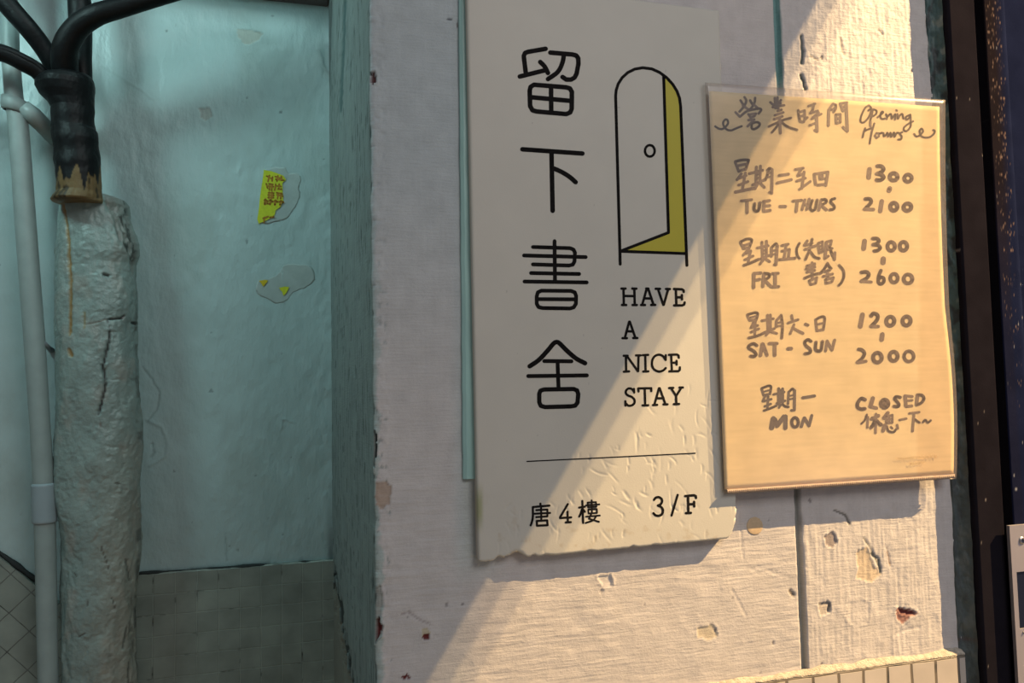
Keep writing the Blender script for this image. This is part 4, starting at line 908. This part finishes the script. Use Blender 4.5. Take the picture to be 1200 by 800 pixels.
# cables entering the sleeve
def cable(label, pts, wpx, name='black_cable'):
    P = catmull([at(x, y, d) for x, y, d in pts], 10); n = len(P)
    R = []
    for i, p in enumerate(P):
        w_ = np.interp(i/(n-1), np.linspace(0, 1, len(wpx)), wpx); dist = (np.array(p)-CAM)@Fv; R.append(w_/2*dist/FOC)
    v, f = tube(P, R, 20); return v, f
def add_cable(label, pts, w):
    v, f = cable(label, pts, w); return tag(obj('black_cable', v, f, M_rubber), label, 'cable', 'black cables entering the sleeve')
add_cable('thick black cable arching to the upper right out of the sleeve', [(425, -100, .36), (380, -78, .36), (300, -40, .36), (230, -18, .355), (176, -2, .35), (140, 9, .35), (112, 18, .352), (90, 33, .362), (77, 55, .372), (76, 78, .385), (80, 98, .392), (82, 112, .394)], [22, 22, 22, 22, 23, 24, 26, 28, 29, 27, 24])
add_cable('straight black cable rising vertically behind the arching cable', [(84, -520, .395), (88, -220, .40), (92, -40, .41), (93, 0, .41), (95, 40, .41), (96, 70, .41), (98, 95, .41), (98, 112, .412)], [25, 25, 25, 25, 22, 19, 18])
add_cable('black cable slanting in from the top left corner', [(-420, -640, .37), (-220, -340, .37), (-60, -90, .37), (-20, -30, .37), (10, 7, .375), (32, 32, .38), (50, 55, .39), (62, 76, .398), (66, 96, .408), (70, 112, .412)], [24, 24, 23, 23, 22, 21, 20, 18])
add_cable('lowest black cable coming in from the left edge beside the pipe clip', [(-900, -60, .36), (-400, 0, .36), (-60, 46, .36), (-20, 56, .365), (8, 64, .37), (26, 73, .375), (42, 82, .382), (52, 92, .387), (57, 102, .392), (62, 112, .394)], [20, 20, 20, 20, 20, 20, 19, 18, 16])
add_cable('thin black cable strapped along the top of the lowest cable', [(-900, -65, .355), (-400, -5, .355), (-60, 41, .355), (-20, 51, .36), (10, 60, .365), (30, 69, .37), (45, 78, .377), (54, 90, .382), (59, 106, .386)], [9, 9, 9, 9, 9, 8, 8, 8, 7])

# white conduit with coupling and clip
pv_rows = [(-560, -24, -2), (-60, -1, 20), (0, -1, 21), (60, 1, 23), (110, 5, 27), (150, 10, 34), (270, 18, 43), (400, 28, 53), (500, 35, 59), (566, 38.5, 63.5), (650, 41, 66), (800, 44.5, 68.5), (880, 46, 70)]
YV = .412
G, ys, ang = upright(pv_rows, YV, 40, 180)
pp = thing('plastic_pipe', 'slim white plastic pipe left of the plastered one, with a coupling and a saddle clip', 'pipe', (G[-1, :, 0].mean(), YV, G[-1, 0, 2]))
Vc = list(map(tuple, G.reshape(-1, 3))); Fc = [tuple(f[::-1]) for f in grid_faces(len(ys), 40, True)]
obj('tube', Vc, Fc, M_pvc, pp)
G, ys, ang = upright([(566, 38, 64), (566.6, 36.8, 65.2), (568, 36.5, 65.5), (610, 37.8, 67), (612, 38, 67), (612.6, 39, 66)], YV, 40, 30)
obj('coupling', list(map(tuple, G.reshape(-1, 3))), [tuple(f[::-1]) for f in grid_faces(30, 40, True)]+[tuple(range(40)), tuple(29*40+k for k in range(40))[::-1]], M_pvc2, pp)['label'] = 'bluish grey coupling sleeve'
# saddle clip: slanted band round the pipe plus ear with rounded end on the wall side
c0 = at(17.5, 124, YV); c1 = at(38, 136, YV); V, Fc = [], []; n = 36
pr = (at(31, 130, YV)[0]-at(7, 130, YV)[0])/2
for dz, rr in ((.0085, pr+.0005), (.0080, pr+.0032), (.0, pr+.0038), (-.0070, pr+.0032), (-.0080, pr+.0005)):
    for k in range(n):
        a = 2*math.pi*k/n; V.append((c0[0]+rr*math.cos(a), c0[1]+rr*math.sin(a), c0[2]+dz-.25*rr*math.cos(a)))
Fc = [tuple(f[::-1]) for f in grid_faces(5, n, True)]
e1, e2 = at(28, 127, YV), at(50, 146, YV)
v2, f2 = tube([e1+np.array([0, -.004, 0]), e1+(e2-e1)*.5+np.array([0, 0, .001]), e1+(e2-e1)*.85+np.array([0, .012, 0]), e2+np.array([0, .03, -.002]), e2+np.array([0, .052, -.003])], [.0095, .0105, .010, .0095, .009], 18)
clip = obj('pipe_clip', *join([(V, Fc), (v2, f2)]), M_pvc, pp)
a_, b_ = at(45, 398, YV), at(62, 412, YV)
v, f = join([tube([at(40, 397, YV-.006), at(52, 403, YV+.0), at(60, 410, YV+.03), at(60, 410, DEP+.002)], [.0028, .0034, .0034, .0034], 12),])
obj('pipe_bracket', v, f, M_pvc2, pp)

# torn yellow sticker and its glue marks
cS = crop(260, 170, 3.807); yw = DEP-.0005
ts = thing('torn_sticker', 'half torn yellow sticker with red characters stuck on the teal wall', 'sticker', at(318, 255, DEP-.001))
blob_disc('glue_mark', [cS(p) for p in [(190, 110), (225, 98), (280, 100), (300, 125), (335, 125), (355, 150), (342, 188), (350, 215), (338, 255), (315, 292), (285, 330), (240, 342), (200, 350), (170, 335), (185, 220)]], DEP-.00025, .0004, M_residue, 1.2, 3, ts)
def flat_poly(name, poly, y, thick, m, parent, c=None, jag=.5, seed=2):
    P = []
    for a, b in zip(poly, poly[1:]+poly[:1]):
        for k in range(4): P.append((a[0]+(b[0]-a[0])*k/4, a[1]+(b[1]-a[1])*k/4))
    P = [((c(p) if c else p)[0]+jag*vn(i*1.3, 0, seed), (c(p) if c else p)[1]+jag*vn(i*1.3, 7, seed)) for i, p in enumerate(P)]
    n = len(P); V = [tuple(at(x, yy, y)) for x, yy in P]+[tuple(at(x, yy, y+thick)) for x, yy in P]
    bm = bmesh.new(); vs = [bm.verts.new(v) for v in V]
    fc = bm.faces.new(vs[:n]); bm.normal_update()
    if fc.normal.y > 0: fc.normal_flip()
    for i in range(n): bm.faces.new((vs[i], vs[(i+1) % n], vs[n+(i+1) % n], vs[n+i]))
    bmesh.ops.triangulate(bm, faces=[fc]); bm.verts.index_update()
    Fq = [[q.index for q in g.verts] for g in bm.faces]; bm.free()
    return obj(name, V, Fq, m, parent, smooth=False)
flat_poly('yellow_paper', [(188, 110), (220, 116), (274, 136), (286, 154), (270, 170), (273, 250), (262, 275), (240, 290), (236, 312), (210, 330), (165, 350), (158, 332), (172, 220)], yw-.0008, .0008, M_sticker, ts, cS)
ink = [[(200, 138), (222, 150)], [(212, 135), (206, 162)], [(226, 142), (224, 160)], [(238, 140), (262, 148)], [(240, 152), (276, 156)], [(250, 136), (246, 160)], [(265, 140), (268, 158)],
       [(198, 172), (204, 192)], [(210, 172), (228, 175)], [(208, 182), (230, 185)], [(214, 172), (212, 200)], [(224, 174), (222, 202)], [(240, 175), (236, 200)], [(246, 182), (264, 184)], [(250, 196), (266, 196)], [(256, 174), (254, 196)],
       [(208, 212), (232, 214)], [(206, 222), (232, 224)], [(212, 210), (210, 236)], [(224, 210), (222, 238)], [(206, 234), (230, 234)], [(244, 212), (270, 218)], [(246, 222), (272, 228)], [(252, 214), (248, 238)], [(264, 214), (262, 238)],
       [9, (190, 246), (204, 250)], [9, (194, 242), (192, 264)], [9, (190, 258), (206, 260)], [9, (212, 246), (226, 252)], [9, (218, 244), (214, 264)], [9, (234, 250), (248, 252)], [9, (240, 246), (236, 266)], [9, (256, 252), (274, 254)], [9, (264, 248), (260, 266)],
       [(184, 326), (206, 318)], [(190, 322), (188, 344)], [(214, 322), (232, 320)]]
lettering('red_lettering', ST(cS, 7, ink, 3.807), lambda a, b, d: tuple(at(a, b, yw-.0011-d)), M_red, ts)
sr = thing('sticker_remnant', 'pale glue patch with two tiny yellow scraps, below the torn yellow sticker', 'sticker', at(335, 345, DEP-.001))
blob_disc('glue_mark', [cS(p) for p in [(150, 640), (165, 605), (230, 590), (262, 560), (280, 535), (340, 530), (400, 545), (415, 600), (370, 635), (320, 655), (290, 695), (240, 705), (190, 680), (160, 665)]], DEP-.00025, .0004, M_residue, 1.4, 5, sr)
flat_poly('yellow_scrap', [(165, 605), (190, 600), (206, 604), (186, 630)], yw-.0008, .0008, M_sticker2, sr, cS)
flat_poly('yellow_scrap', [(255, 636), (280, 630), (300, 634), (290, 655), (276, 672), (268, 655)], yw-.0008, .0008, M_sticker, sr, cS)

# ------------------------------------------------------------------ unseen lamp over the doorway, with a plate added to cut its light
lp = thing('wall_lamp', 'unseen black wall lamp on a long arm above the doorway, with an added light-cutting plate', 'lamp', (LAMP[0], 0, LAMP[2]))
v, f = box(LAMP[0]-.05, LAMP[0]+.05, LAMP[1]-.03, LAMP[1]+.03, LAMP[2]+.012, LAMP[2]+.04, .004); obj('housing', v, f, M_lamp, lp)
v, f = tube([LAMP+np.array([0, .0, .04]), LAMP+np.array([0, .05, .06]), np.array([LAMP[0], -.05, LAMP[2]+.06]), np.array([LAMP[0], 0, LAMP[2]+.06])], [.008]*4, 12); obj('arm', v, f, M_lamp, lp)
L0 = LEDS[2]
def on_ray(P): return L0+(np.array(P)-L0)*LT
e_top = at(820, 230, YS); e_bot = at(487, 800, 0); dv = e_bot-e_top
E1, E2 = on_ray(e_top-dv*1.5), on_ray(e_bot+dv*1.2)
S1_, S2_ = on_ray(np.array([-1.6, 0, 2.6])), on_ray(np.array([-1.6, 0, -.4]))
E1[1] = E2[1] = S1_[1] = S2_[1] = np.mean([E1[1], E2[1]])
tk = np.array([0, .003, 0]); V = [E1, E2, S2_, S1_, E1-tk*0+tk, E2+tk, S2_+tk, S1_+tk]
obj('added_shade_plate', V, [(0, 1, 2, 3), (7, 6, 5, 4), (0, 4, 5, 1), (1, 5, 6, 2), (2, 6, 7, 3), (3, 7, 4, 0)], M_lamp, lp, smooth=False)  # unseen plate added to cast the slanting shadow edge
